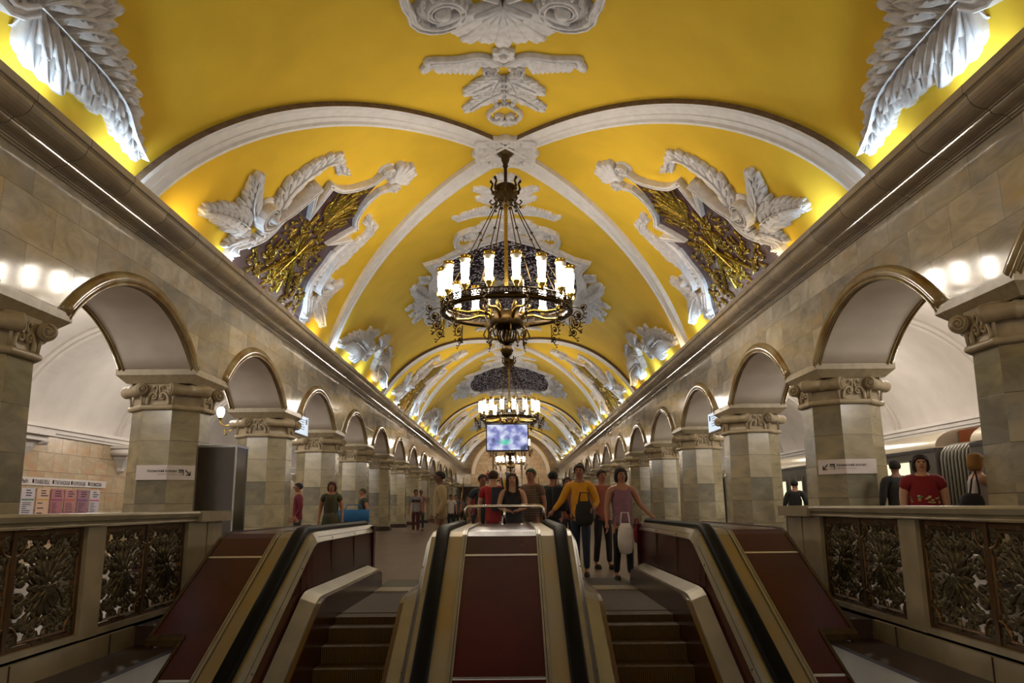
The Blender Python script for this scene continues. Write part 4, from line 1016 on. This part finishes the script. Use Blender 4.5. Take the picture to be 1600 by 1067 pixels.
# ------------------------------------------------------------------ wall sconces on the platform side of the columns
def sconce():
    e = empty('wall_sconce')
    b = MB(); b.lathe([(.05, 0), (.07, .02), (.03, .05)], (0, 0, 0), 12, 'x'); 
    b.tube([(.03, 0, 0), (.2, 0, -.1), (.34, 0, -.12), (.42, 0, -.02), (.42, 0, .08)], .018, 7)
    b.tube([(.12, 0, -.05), (.2, 0, -.25), (.3, 0, -.3), (.33, 0, -.22), (.28, 0, -.2)], .014, 6); b.lathe([(.02, .06), (.06, .1), (.03, .13)], (.42, 0, 0), 12)
    b.sphere((.3, 0, -.34), .03, 8, 6); b.build('bracket', M['brass'], e)
    b = MB(); b.lathe([(.04, .12), (.07, .2), (.075, .32), (.05, .38), (.01, .4)], (.42, 0, 0), 14); b.build('bulb_shade', M['glow'], e)
    return e
s0 = sconce(); u_ = False
for s, sn in ((-1, 'left'), (1, 'right')):
    for k in range(2, 15):
        if (s, k) == (1, 2): continue
        o = copy_tree(s0) if u_ else s0; u_ = True
        o.location = (s*(COLX+.66), COLY[k], 3.42); o.scale = (s*1.4, 1, 1)
        tag(o, f'brass wall sconce with lit shade on the platform side of the {ORD[k]} column, {sn} row', 'wall lamp', 'sconces on the platform side')
for s in (-1, 1):
    for y in (0.6, 6.6, 12.6, 18.6, 24.6, 30.6, 42.6, 54.6, 66.6, 84.6): point('platform_light', (s*9.6, y, 4.3), AISLE_W, .35, (1, .93, .84))
# corbels under the ribs on the track walls
def corbel():
    e = empty('wall_corbel'); b = MB()
    b.box(-.42, 0, -.55, .55, 3.12, 3.22); b.box(-.34, 0, -.46, .46, 2.98, 3.12)
    b.build('shelf', M['aisle'], e); b = MB()
    for y in (-.42, .42): b.lathe([(.001, -.34), (.13, -.33), (.13, 0)], (0, y, 3.0), 14, 'x')
    b.tube([(-.2, -.3, 2.95), (-.2, -.12, 2.8), (-.2, -.15, 2.92)], .03, 6); b.tube([(-.2, .3, 2.95), (-.2, .12, 2.8), (-.2, .15, 2.92)], .03, 6)
    b.build('volute', M['aisle'], e); b = MB()
    b.rings([[(0, -w, z), (-d, -w*.9, z), (-d, w*.9, z), (0, w, z)] for w, d, z in ((.36, .26, 2.98), (.33, .22, 2.8), (.2, .14, 2.62), (.1, .1, 2.5), (.08, .08, 2.42), (.11, .1, 2.4), (.03, .03, 2.3))], sm=False); b.build('bracket', M['aisle'], e)
    return e
k0 = corbel(); u_ = False
for k in range(1, 12):
    o = copy_tree(k0) if u_ else k0; u_ = True
    o.location = (-13.4, COLY[k], 0); o.scale = (-1.8, 1.25, 1)
    tag(o, f'white scroll corbel on the left track wall behind the {ORD[k]} column', 'corbel', 'corbels on the track wall')

# ------------------------------------------------------------------ train at the right platform
def car(y0, y1, idx):
    e = empty('train_car', (0, 0, 0)); xs = 10.02
    b = MB()
    # window and door rhythm: holes are built as separate lit panes set on the side
    b.box(xs, 12.8, y0, y1, -.9, 2.36); b.build('body', M['train'], e)
    b = MB(); R = []
    for i in range(9):
        a = radians(90*i/8); R.append([(xs+.02+.75*(1-cos(a)), y0, 2.38+.42*sin(a)), (xs+.02+.75*(1-cos(a)), y1, 2.38+.42*sin(a))])
    b.rings(R, closed=False, sm=True); b.box(xs+.77, 12.2, y0, y1, 2.7, 2.8)
    b.add([(xs+.02+.75*(1-cos(radians(90*i/8))), y0, 2.38+.42*sin(radians(90*i/8))) for i in range(9)]+[(xs+.8, y0, 2.36)], [tuple(range(10))])
    b.add([(xs+.02+.75*(1-cos(radians(90*i/8))), y1, 2.38+.42*sin(radians(90*i/8))) for i in range(9)]+[(xs+.8, y1, 2.36)], [tuple(range(10))])
    b.build('roof_edge', M['roofcove'], e)
    y = y0+4.9 if idx else y1-5.2; n = 0
    if idx: 
        b = MB(); b.box(xs-.02, xs, y0+1.2, y0+2.6, .95, 2.1); wn = b.build('window', M['litwin'], e)
        b = MB(); b.box(xs-.03, xs, y0+1.17, y0+2.63, .92, .96); b.box(xs-.03, xs, y0+1.17, y0+2.63, 2.08, 2.12); b.box(xs-.03, xs, y0+1.17, y0+1.21, .92, 2.12); b.box(xs-.03, xs, y0+2.59, y0+2.63, .92, 2.12); b.build('window_frame', M['steel'], wn)
    while y0+1 < y < y1-1:
        b = MB(); b.box(xs-.02, xs, y-.62, y+.62, -.02, 2.02)
        dr = b.build('door', M['dbrass'] if 0 else M['train'], e)
        b = MB()
        for d in (-.32, .32): b.box(xs-.028, xs-.018, y+d-.2, y+d+.2, .85, 1.85)
        b.build('door_window', M['litwin'], dr)
        b = MB()
        for d in (-.63, 0, .63): b.box(xs-.03, xs-.02, y+d-.015, y+d+.015, 0, 2.03)
        b.build('door_frame', M['steel'], dr)
        b = MB(); b.box(xs-.02, xs, y+1.05, y+3.25, .95, 1.9); wn = b.build('window', M['litwin'], e)
        b = MB()
        for z in (.93, 1.9): b.box(xs-.03, xs, y+1.02, y+3.28, z-.02, z+.02)
        for yy in (1.03, 2.15, 3.27): b.box(xs-.03, xs, y+yy-.02, y+yy+.02, .93, 1.92)
        b.build('window_frame', M['steel'], wn)
        y += 4.4 if idx else -4.4
    b = MB(); b.box(xs-.01, xs+.01, y0, y1, 2.28, 2.34); b.build('gutter', M['black'], e)
    return e
tag(car(18.75, 37.6, 1), 'dark metro train car beyond the pleated bellows, seen between the right columns', 'train car', 'train cars at the right platform')
tag(car(-1.4, 17.3, 0), 'dark metro train car on the near side of the pleated bellows, at the right edge', 'train car', 'train cars at the right platform')
tag(car(39.0, 57.8, 1), 'third metro train car, farther down the right platform', 'train car', 'train cars at the right platform')
e = empty('gangway_bellows'); tag(e, 'pleated grey rubber bellows between two train cars on the right', 'bellows')
b = MB(); b.box(10.2, 12.6, 17.25, 18.8, -.6, 2.28); b.build('inner_wall', M['bellow'], e)
b = MB()
for i in range(9):
    y = 17.42+i*.15; b.tube([(10.1, y, -.6), (10.1, y, 2.1), (10.13, y, 2.24), (10.22, y, 2.34), (10.4, y, 2.4), (12.4, y, 2.4)], .04, 8)
b.build('ribs', M['bellow2'], e)
b = MB(); b.box(10.6, 12.4, 17.35, 18.7, 2.4, 2.75); b.build('rusty_roof_gap', mat('rusty_brown', '#5a2c12', .8, spec=.1), e)

# ------------------------------------------------------------------ far end of the hall
b = MB(); b.box(-7.2, 7.2, HALL_END, HALL_END+.3, 0, 10.2); struct(b.build('wall_far', M['trackwall']))
b = MB(); R = []
for i in range(33):
    a = pi*i/32; R.append([(r*cos(a), HALL_END-d, 4.9+r*sin(a)*.94) for r, d in ((4.35, 0), (4.35, .3), (4.75, .35), (4.8, 0))])
b.rings(R, sm=False); struct(b.build('trim_far_arch', M['plaster']))
b = MB(); R = []
for i in range(33):
    a = pi*i/32; R.append([(r*cos(a), yy, 4.9+r*sin(a)*.94) for r, yy in ((4.78, HALL_END-1.6), (4.78, HALL_END))])
b.rings(R, closed=False, sm=True)
struct(b.build('ceiling_far_arch', M['vault']))
b = MB()
for s in (-1, 1): b.box(s*4.78, s*5.9, HALL_END-1.7, HALL_END, 3.6, 4.9)
struct(b.build('wall_far_impost', M['wall']))
b = MB(); b.box(-5.88, 5.88, 91.5, HALL_END, 3.3, 3.55); struct(b.build('floor_far_landing', M['wall']))
b = MB(); b.box(-2.6, 2.6, 96.9, 97.2, 0, 3.3); struct(b.build('wall_far_passage', M['tunnel']))
for s, sn in ((-1, 'left'), (1, 'right')):
    e = empty('staircase'); tag(e, f'far staircase rising to the landing at the end of the hall, {sn} side', 'stairs', 'far staircases')
    b = MB(); n = 20
    for i in range(n): b.box(s*3.2, s*5.3, 85.5+i*.3, 91.5, i*.165, (i+1)*.165)
    b.build('steps', M['granite'], e)
    b = MB()
    for x in (3.15, 5.35): b.tube([(s*x, 85.3, .95), (s*x, 91.5, 4.3)], .05, 6); b.tube([(s*x, 85.3, 0), (s*x, 85.3, .95)], .05, 6); b.tube([(s*x, 91.4, 3.3), (s*x, 91.4, 4.3)], .05, 6)
    b.build('handrail', M['brass'], e)
for x, sn in ((-5.3, 'left'), (5.3, 'right')):
    e = empty('floor_lamp'); tag(e, f'slender globe lamp post near the far end, {sn} side of the hall', 'lamp post', 'globe lamp posts')
    b = MB(); b.tube([(x, 70, 0), (x, 70, 2.9)], .05, 8); b.lathe([(.25, 0), (.25, .05), (.08, .12)], (x, 70, 0), 12); b.build('pole', M['steel'], e)
    b = MB(); b.sphere((x, 70, 3.05), .16, 12, 8); b.build('globe', M['white'], e)

# ------------------------------------------------------------------ people
PENDING = []
def skin(name, pts, edges, parent, m, extra=None, sub=1, root=0):
    me = bpy.data.meshes.new(name); me.from_pydata([p[0] for p in pts], edges, [])
    o = bpy.data.objects.new(name, me); COL.objects.link(o); o.parent = parent
    md = o.modifiers.new('s', 'SKIN'); md.use_smooth_shade = True
    for i, p in enumerate(pts):
        sv = me.skin_vertices[0].data[i]; r = p[1]; sv.radius = r if isinstance(r, tuple) else (r, r); sv.use_root = (i == root)
    if sub: sm = o.modifiers.new('ss', 'SUBSURF'); sm.levels = sub; sm.render_levels = sub
    PENDING.append((o, m, extra)); return o
SK = {}
def skinm(c):
    if c not in SK: SK[c] = mat('skin_tone' if not SK else 'skin_tone_%s' % 'abcdefgh'[len(SK)], c, .55)
    return SK[c]
CL = {}
def cloth(c):
    if c not in CL: CL[c] = mat('cloth', c, .8, noise=.15, nscale=12)
    return CL[c]
def person(x, y, H, rz=0, top='#222222', bottom='#222233', skirt=None, hair='#1c1210', longhair=False, tone='#b88a6c', arms='down', z0=0, sleeves='short', stride=.0, bun=False, bob=False, shoes='#1a1614', label='person', bulk=1.0, group=None, fingers=True, name='person', pattern=None, cap=None):
    e = empty(name, (x, y, z0), rz); tag(e, label, 'person', group)
    V = Vector; k = H
    lean = 0
    P = {}
    P['pel'] = V((0, 0, .52)); P['wai'] = V((0, -.004, .60)); P['che'] = V((0, -.002, .71)); P['nb'] = V((0, .004, .815)); P['nk'] = V((0, -.004, .862))
    ht = V((0, -.012, .90)); hm = V((0, -.012, .938)); hp = V((0, -.004, .972))
    A = {'down': ((.145, .01, .64), (.155, -.03, .50)), 'walk': ((.15, .03, .65), (.165, -.05, .52)), 'bag': ((.15, .03, .65), (.13, -.09, .60)),
         'face': ((.14, -.10, .73), (.05, -.11, .88)), 'out': ((.17, .0, .67), (.25, -.06, .57)), 'front': ((.14, -.03, .65), (.05, -.13, .62)), 'cross': ((.14, -.02, .66), (.0, -.12, .66))}
    if isinstance(arms, str): arms = (arms, arms)
    pts = [(P['pel'], (.085*bulk, .062*bulk)), (P['wai'], (.072*bulk, .052*bulk)), (P['che'], (.092*bulk, .060*bulk)), (P['nb'], (.05, .04)), (P['nk'], .031), (ht, (.041, .048)), (hm, (.049, .060)), (hp, (.040, .048))]
    ed = [(0, 1), (1, 2), (2, 3), (3, 4), (4, 5), (5, 6), (6, 7)]
    wr = []
    for sd, am in ((-1, arms[0]), (1, arms[1])):
        el, wv = A[am]; el = V((sd*el[0], el[1], el[2])); wv = V((sd*wv[0], wv[1], wv[2])); sh = V((sd*.105*(.5+.5*bulk), .004, .80))
        i = len(pts); pts += [(sh, .036*bulk), (el, .024*bulk), (wv, .015)]; ed += [(3, i), (i, i+1), (i+1, i+2)]; wr.append((sh, el, wv))
        pd = (wv-el).normalized(); pm = wv+pd*.030; pts.append((pm, (.014, .024))); ed.append((i+2, i+3)); pts.append((wv+pd*.048, (.010, .024))); ed.append((i+3, i+4))
    lg = []
    for sd in (-1, 1):
        ph = sd*stride; hip = V((sd*.048, 0, .49)); kn = V((sd*.05, -ph*.5-.006, .285)); an = V((sd*.052, -ph+(.02 if stride else 0), .045)); toe = V((sd*.06, -ph-.075, .02))
        i = len(pts); pts += [(hip, .052*bulk), (kn, .033), (an, .021), (toe, (.018, .014))]; ed += [(0, i), (i, i+1), (i+1, i+2), (i+2, i+3)]; lg.append((hip, kn, an, toe))
    ex = MB()
    if fingers:
        for sh, el, wv in wr:
            pd = (wv-el).normalized(); ln = V((0, -1, 0)) if abs(pd.y) < .8 else V((0, 0, 1)); ln = (ln-pd*ln.dot(pd)).normalized(); nn = pd.cross(ln)
            base = wv+pd*.052
            for q, L in ((-.018, .030), (-.006, .038), (.006, .041), (.018, .036)):
                a0 = base+ln*q; a1_ = a0+pd*L*.55; a2 = a1_+pd*L*.40+nn*L*.28; ex.tube([a0*k, a1_*k, a2*k], [.0052*k, .0048*k, .0036*k], 5)
            t0 = wv+pd*.022+ln*.02; ex.tube([t0*k, (t0+ln*.016+pd*.012)*k, (t0+ln*.018+pd*.03)*k], [.006*k, .0055*k, .004*k], 5)
    # nose and ears belong to the one continuous body
    ex.tube([(0, -.062*k, .945*k), (0, -.074*k, .925*k), (0, -.062*k, .920*k)], [.006*k, .009*k, .007*k], 6)
    for sd in (-1, 1): ex.sphere((sd*.048*k, -.006*k, .93*k), .011*k, 8, 6, (.45, 1, 1.5))
    skm = skinm(tone)
    skin('body', [(p*k, (r[0]*k, r[1]*k) if isinstance(r, tuple) else r*k) for p, r in pts], ed, e, skm, ex)
    b = MB()
    for sd in (-1, 1): b.sphere((sd*.019*k, -.0605*k, .944*k), .0065*k, 8, 6, (1.4, .6, .8))
    b.build('eyes', M['black'], e)
    b = MB(); b.tube([(-.015*k, -.060*k, .9045*k), (0, -.0635*k, .903*k), (.015*k, -.060*k, .9045*k)], .0038*k, 6); b.build('lips', mat('lips', '#7a3a34', .5) if 'lips' not in bpy.data.materials else bpy.data.materials['lips'], e)
    # hair cap, open at the face
    hm_ = cloth(hair) if not cap else cloth(cap)
    b = MB(); n = 16; R = []
    for i in range(9):
        th = pi*.02+i*pi*.085; ring = []
        for j in range(n):
            a = 2*pi*j/n; fr = max(0, -sin(a))**.6; t2 = th*(1-.56*fr*(i/8)); q = 1.0+.03*sin(5*a+i)
            ring.append((.0535*q*sin(t2)*cos(a)*k, (-.006+.064*q*sin(t2)*sin(a))*k, (.944+.055*cos(t2)+.002*sin(3*a+i))*k))
        R.append(ring)
    b.rings(R, cap=True)
    if longhair:
        b.rings([[(w*cos(a)*k, (.032+d*sin(a)+(0 if sin(a) > 0 else .0))*k, z*k) for a in [2*pi*j/12 for j in range(12)]] for w, d, z in ((.04, .02, .97), (.053, .03, .93), (.058, .03, .88), (.062, .028, .82), (.055, .02, .76), (.03, .012, .72))])
        for sd in (-1, 1): b.tube([(sd*.045*k, -.02*k, .96*k), (sd*.052*k, -.03*k, .91*k), (sd*.05*k, -.045*k, .84*k), (sd*.045*k, -.06*k, .77*k)], [.012*k, .016*k, .016*k, .008*k], 7)
    if bob:
        R = []
        for w, d, z, f in ((.004, .004, 1.007, 0), (.03, .036, 1.0, 0), (.05, .056, .985, .1), (.060, .066, .95, .45), (.064, .068, .91, .62), (.060, .062, .885, .7), (.045, .048, .868, .8)):
            R.append([(w*cos(a)*k, (.004+d*sin(a)*(1 if sin(a) > -.25 else 1-f*min(1, (-sin(a)-.25)*2)))*k, z*k) for a in [2*pi*j/18 for j in range(18)]])
        b.rings(R)
    if bun: b.sphere((0, .045*k, .985*k), .030*k, 10, 8)
    b.build('hair' if not cap else 'cap', hm_, e)
    # clothes: shells that follow the body
    tm = cloth(top); g = 1.13
    tp = [(V((0, 0, .455)), (.098*bulk, .076*bulk)), (V((0, 0, .52)), (.098*bulk, .076*bulk)), (P['wai'], (.086*bulk, .066*bulk)), (P['che'], (.106*bulk, .074*bulk)), (V((0, .004, .806)), (.062, .048))]
    te = [(0, 1), (1, 2), (2, 3), (3, 4)]
    for sh, el, wv in wr:
        i = len(tp)
        if sleeves == 'none': tp.append((sh*.97+V((0, 0, .024)), .034)); te.append((4, i)); continue
        f = .55 if sleeves == 'short' else 1.0
        tp += [(sh, .049*bulk), (sh.lerp(el, f), .034*bulk)]; te += [(4, i), (i, i+1)]
        if sleeves == 'long': tp.append((el.lerp(wv, .92), .022)); te.append((i+1, i+2))
    skin('top', [(p*k, (r[0]*k, r[1]*k) if isinstance(r, tuple) else r*k) for p, r in tp], te, e, tm)
    if skirt:
        b = MB(); n = 20; fl = .09 if skirt > .3 else .10
        b.rings([[(w*cos(a)*k, d*sin(a)*k*(1+.04*cos(5*a)), z*k) for a in [2*pi*j/n for j in range(n)]] for w, d, z in ((.080*bulk, .06*bulk, .60), (.10*bulk, .085*bulk, .52), (.108*bulk, .09*bulk, .45), (.115*bulk, .095*bulk, skirt))]); b.build('skirt', cloth(bottom), e)
    else:
        bp = [(V((0, 0, .58)), (.078*bulk, .062*bulk)), (V((0, 0, .50)), (.094*bulk, .072*bulk))]; be = [(0, 1)]
        for hip, kn, an, toe in lg:
            i = len(bp); bp += [(hip, .058*bulk), (kn, .040), (an+V((0, 0, .012)), .031)]; be += [(1, i), (i, i+1), (i+1, i+2)]
        skin('trousers', [(p*k, (r[0]*k, r[1]*k) if isinstance(r, tuple) else r*k) for p, r in bp], be, e, cloth(bottom), root=1)
    for hip, kn, an, toe in lg:
        b = MB(); c = (an+toe)/2; b.rings([[((c.x+w*cos(a))*k, (c.y-.004+d*sin(a))*k, z*k) for a in [2*pi*j/12 for j in range(12)]] for w, d, z in ((.024, .064, .0), (.026, .066, .012), (.024, .058, .028), (.019, .035, .042))], sm=True); b.build('shoe', cloth(shoes), e)
    if pattern:
        b = MB(); rr = random.Random(5)
        for i in range(26):
            a = -pi/2+rr.uniform(-.9, .9); z = rr.uniform(.635, .69); w, d = .087*bulk, .066*bulk
            b.sphere((w*cos(a)*k, d*sin(a)*k, z*k), .008*k, 6, 4, (1.8, .5, .7), mi=rr.randrange(3))
        b.build('flower_print', None, e, mats=[cloth('#c8b070'), cloth('#3f8a3a'), cloth('#d8c8c0')])
    return e
def bag(x, y, z, sc, c, label, name='handbag', strap=None, rz=0, sh='round'):
    e = empty(name, (x, y, z), rz); tag(e, label, 'bag')
    b = MB(); n = 16
    if sh == 'box': pr = ((.9, -.5), (1, -.48), (1, .46), (.9, .5))
    else: pr = ((.35, -.5), (.75, -.46), (.98, -.25), (1, .05), (.85, .35), (.5, .5))
    b.rings([[(sc[0]*q*(abs(cos(a))**.6)*(1 if cos(a) > 0 else -1), sc[1]*q*(abs(sin(a))**.6)*(1 if sin(a) > 0 else -1), sc[2]*2*zz) for a in [2*pi*j/n for j in range(n)]] for q, zz in pr]); b.build('pouch', cloth(c), e)
    b = MB(); st = strap or [(-sc[0]*.6, 0, sc[2]*.8), (-sc[0]*.4, 0, sc[2]*1.7), (sc[0]*.4, 0, sc[2]*1.7), (sc[0]*.6, 0, sc[2]*.8)]
    b.tube(st, .012, 6); b.build('strap', cloth(c), e); return e
def at(px, y): return (px-799.0)*(y*.9795)/FPX+XC
R_ = radians
person(at(906, 13.2), 13.2, 1.77, R_(-12), top='#c88a12', bottom='#1a2438', arms=('out', 'bag'), sleeves='long', hair='#1a100c', bun=True, stride=.06, label='woman in a yellow top and dark blue jeans walking right of the barrier', tone='#8a5c44')
bag(at(912, 12.95), 12.95, .98, (.15, .05, .19), '#1a1a16', 'dark drawstring bag held in front of the woman in yellow', 'drawstring_bag')
person(at(971, 12.35), 12.35, 1.66, R_(8), top='#7a5260', bottom='#121014', arms=('down', 'out'), sleeves='none', hair='#120c0c', stride=.05, bulk=1.1, bob=True, label='woman in a mauve sleeveless top with black trousers at the top of the right escalator', tone='#96644a')
bag(at(975, 12.0), 12.0, .62, (.12, .06, .22), '#c8c0bc', 'white plastic carrier bag held by the woman in mauve', 'carrier_bag')
bag(at(993, 12.1), 12.1, .68, (.05, .05, .13), '#7a1c28', 'small red bag beside the white carrier bag')
person(at(940, 14.6), 14.6, 1.74, R_(20), top='#8a4a3c', bottom='#16141a', arms=('down', 'walk'), sleeves='short', hair='#20140e', stride=.05, label='person in a rust coloured top just behind the woman in mauve', tone='#96644a')
person(at(800, 13.7), 13.7, 1.66, R_(0), top='#17141a', bottom='#14121a', skirt=.33, arms=('front', 'front'), sleeves='none', hair='#2a1810', longhair=True, label='long-haired woman in a short black dress standing behind the steel barrier', tone='#b08468')
person(at(770, 14.0), 14.0, 1.72, R_(165), top='#a01a20', bottom='#1c2230', arms=('face', 'down'), sleeves='short', hair='#3a2418', label='person in a red t-shirt seen from behind, left of the woman in black', tone='#b08468')
e = bag(at(776, 13.78), 13.76, 1.22, (.10, .06, .20), '#2a2c34', 'dark backpack with a yellow strap worn by the person in red', 'backpack', strap=[(.0, .05, .3), (.08, .12, .34), (.12, .1, .1), (.1, .02, -.2)], sh='box')
b = MB(); b.tube([(.12, -.07, .32), (.16, -.10, .1), (.20, -.07, -.12)], .018, 6); b.build('yellow_strap', cloth('#c8a010'), e)
person(at(753, 15.6), 15.6, 1.72, R_(20), top='#26323c', bottom='#1a1a22', arms=('walk', 'down'), hair='#1a1412', label='dark-haired person partly behind the person in the red t-shirt', tone='#8a5c44')
pg = person(at(830, 14.3), 14.3, 1.76, R_(-30), top='#6a5244', bottom='#7a7058', arms=('front', 'down'), sleeves='short', hair='#1a1412', cap='#1f3a2a', label='person in a green cap, striped brown shirt and khaki trousers', tone='#96644a')
b = MB()
for i in range(12):
    z = (.54+i*.022)*1.76; w = (.094 if i < 4 else .105)*1.76
    b.tube([(w*cos(a), .078*1.76*sin(a), z) for a in [2*pi*j/20 for j in range(21)]], .005, 5)
b.build('shirt_stripes', cloth('#a09084'), pg)
person(at(864, 15.4), 15.4, 1.76, R_(160), top='#18161a', bottom='#14141a', arms=('walk', 'down'), sleeves='long', hair='#14100e', label='dark-clothed person between the striped shirt and the yellow top', tone='#8a5c44')
bag(at(874, 15.12), 15.1, 1.22, (.14, .09, .22), '#141418', 'black backpack worn by the dark-clothed person', 'backpack', sh='box')
person(at(886, 17.5), 17.5, 1.72, R_(10), top='#7a4040', bottom='#1a1c28', arms='walk', hair='#1a1210', label='person in a faded red top behind the woman in yellow', tone='#8a5c44')
person(at(687, 15.9), 15.9, 1.80, R_(-80), top='#a08c68', bottom='#8c7a5c', arms=('walk', 'walk'), sleeves='long', hair='#140e0c', stride=.06, bulk=1.15, shoes='#4a4034', label='person in beige clothes walking past left of the divider', tone='#6a4636')
pb = person(at(649, 35.5), 35.5, 1.86, R_(5), top='#8a8688', bottom='#4a141c', skirt=None, arms='down', sleeves='short', hair='#14100e', label='boy in a grey and black t-shirt with dark red shorts, far left', tone='#96644a', shoes='#a09c98')
b = MB(); b.sphere((0, -.02, 1.36), .2, 12, 8, (.98, .72, .42)); b.build('black_yoke', cloth('#121218'), pb)
b = MB(); b.sphere((0, -.165, 1.33), .035, 8, 6, (1.6, .5, 1)); b.build('red_print', cloth('#a02030'), pb)
person(at(657, 38.5), 38.5, 1.9, R_(-10), top='#8a6458', bottom='#2a2a30', arms='walk', hair='#6a5a50', label='man in a pinkish shirt walking just behind the boy', tone='#96644a')
person(at(704, 37), 37, 1.66, 0, top='#c4bcb8', bottom='#16161c', arms='down', hair='#14100e', label='small figure in a white top near the left far columns', tone='#96644a', fingers=False)
person(at(712, 42), 42, 1.72, 0, top='#4a4858', bottom='#16161c', arms='walk', hair='#14100e', label='distant person in grey right of the white top', tone='#96644a', fingers=False)
person(at(465, 19.4), 19.4, 1.70, R_(-70), top='#6a1228', bottom='#181418', arms='walk', sleeves='long', hair='#1a1a2a', label='person in a maroon top passing behind the third left column', tone='#96644a')
person(at(517, 18.4), 18.4, 1.68, R_(5), top='#36341a', bottom='#36341a', skirt=.3, arms='down', sleeves='short', hair='#3a120e', bulk=1.12, bob=True, label='red-haired woman in an olive green dress, left of the escalator', tone='#96644a')
person(at(566, 22.0), 22.0, 1.62, R_(-60), top='#2a3428', bottom='#1a1c20', arms=('bag', 'walk'), sleeves='short', hair='#3a3a24', bulk=1.1, label='person in dark green behind the bright blue bag', tone='#96644a')
bag(at(552, 21.3), 21.3, .88, (.42, .1, .17), '#1c5a8a', 'bright blue travel bag carried left of the far columns', 'travel_bag', sh='box')
person(at(1243, 19.8), 19.8, 1.68, R_(160), top='#0c0a0c', bottom='#0c0a0c', arms='walk', sleeves='long', hair='#14100e', label='person in black seen from behind between the second and third right columns', tone='#96644a')
person(at(1404, 14.5), 14.5, 1.86, R_(175), top='#181410', bottom='#100e0e', arms='down', sleeves='long', hair='#1a120e', bulk=1.15, label='dark figure in front of the lit train window beside the sign column', tone='#7a5040')
person(at(1445, 10.6), 10.6, 1.72, R_(-22), top='#7a0a14', bottom='#3a2a2a', arms='down', sleeves='short', hair='#241410', bulk=1.35, pattern=True, bob=True, label='woman in a red t-shirt with a flower print behind the right balustrade', tone='#b08468')
person(at(1533, 10.75), 10.75, 1.74, R_(80), top='#b4acb0', bottom='#141216', arms=('face', 'front'), sleeves='none', hair='#8a6430', bulk=1.15, bob=True, label='blonde woman in a white sleeveless top next to the right-hand column', tone='#b08468')
bag(at(1512, 10.6), 10.5, 1.08, (.15, .09, .13), '#1a1618', 'black shoulder bag on the blonde woman by the right column', 'shoulder_bag', strap=[(-.02, 0, .1), (.04, .02, .3), (.12, .05, .42), (.14, .05, .2), (.12, .02, .08)])
fr = random.Random(11)
FC = ['#7a1820', '#9a9490', '#26303c', '#4a6a7a', '#5a4438', '#1c1c20', '#6a6258', '#384a34']
spots = [(at(762, 94.0), 94.0, 3.55), (at(782, 94.5), 94.5, 3.55), (at(792, 93.6), 93.6, 3.55), (at(803, 94.6), 94.6, 3.55), (at(828, 93.8), 93.8, 3.55), (-3.9, 88.35, 1.65), (-4.6, 86.25, .66), (4.4, 87.75, 1.32), (4.7, 90.15, 2.64),
         (at(735, 50), 50, 0), (at(745, 44), 44, 0), (at(752, 60), 60, 0), (at(815, 40), 40, 0), (at(842, 47), 47, 0), (at(722, 62), 62, 0), (at(870, 33), 33, 0), (at(742, 30), 30, 0), (at(880, 55), 55, 0)]
for i, (x, y, z) in enumerate(spots):
    c = FC[i % 8]; cn = ['dark red', 'pale grey', 'navy', 'blue grey', 'brown', 'black', 'taupe', 'dark green'][i % 8]
    place = 'on the far landing' if z > 3.5 else ('on the far stairs' if z > 0 else 'in the far crowd')
    person(x, y, fr.uniform(1.6, 1.8), fr.uniform(-1, 1)+(pi if i % 3 == 0 else 0), top=c, bottom='#16161c', arms='walk' if i % 2 else 'down', hair='#14100e', z0=z, fingers=False, tone='#8a5c44',
           label=f'distant person in a {cn} top {place}, {ORD[i % 9 if z > 0 else (i-9)]} of that crowd', group='far crowd')
# turn the skeletons into finished meshes in one pass
dg = bpy.context.evaluated_depsgraph_get()
new = [(o, bpy.data.meshes.new_from_object(o.evaluated_get(dg)), m, ex) for o, m, ex in PENDING]
for o, me, m, ex in new:
    o.modifiers.clear(); me.materials.clear(); me.materials.append(m)
    if ex and ex.v:
        bm = bmesh.new(); bm.from_mesh(me); vs = [bm.verts.new(v) for v in ex.v]
        for f in ex.f:
            try: bm.faces.new([vs[i] for i in f])
            except ValueError: pass
        bm.to_mesh(me); bm.free()
    for p in me.polygons: p.use_smooth = True
    o.data = me
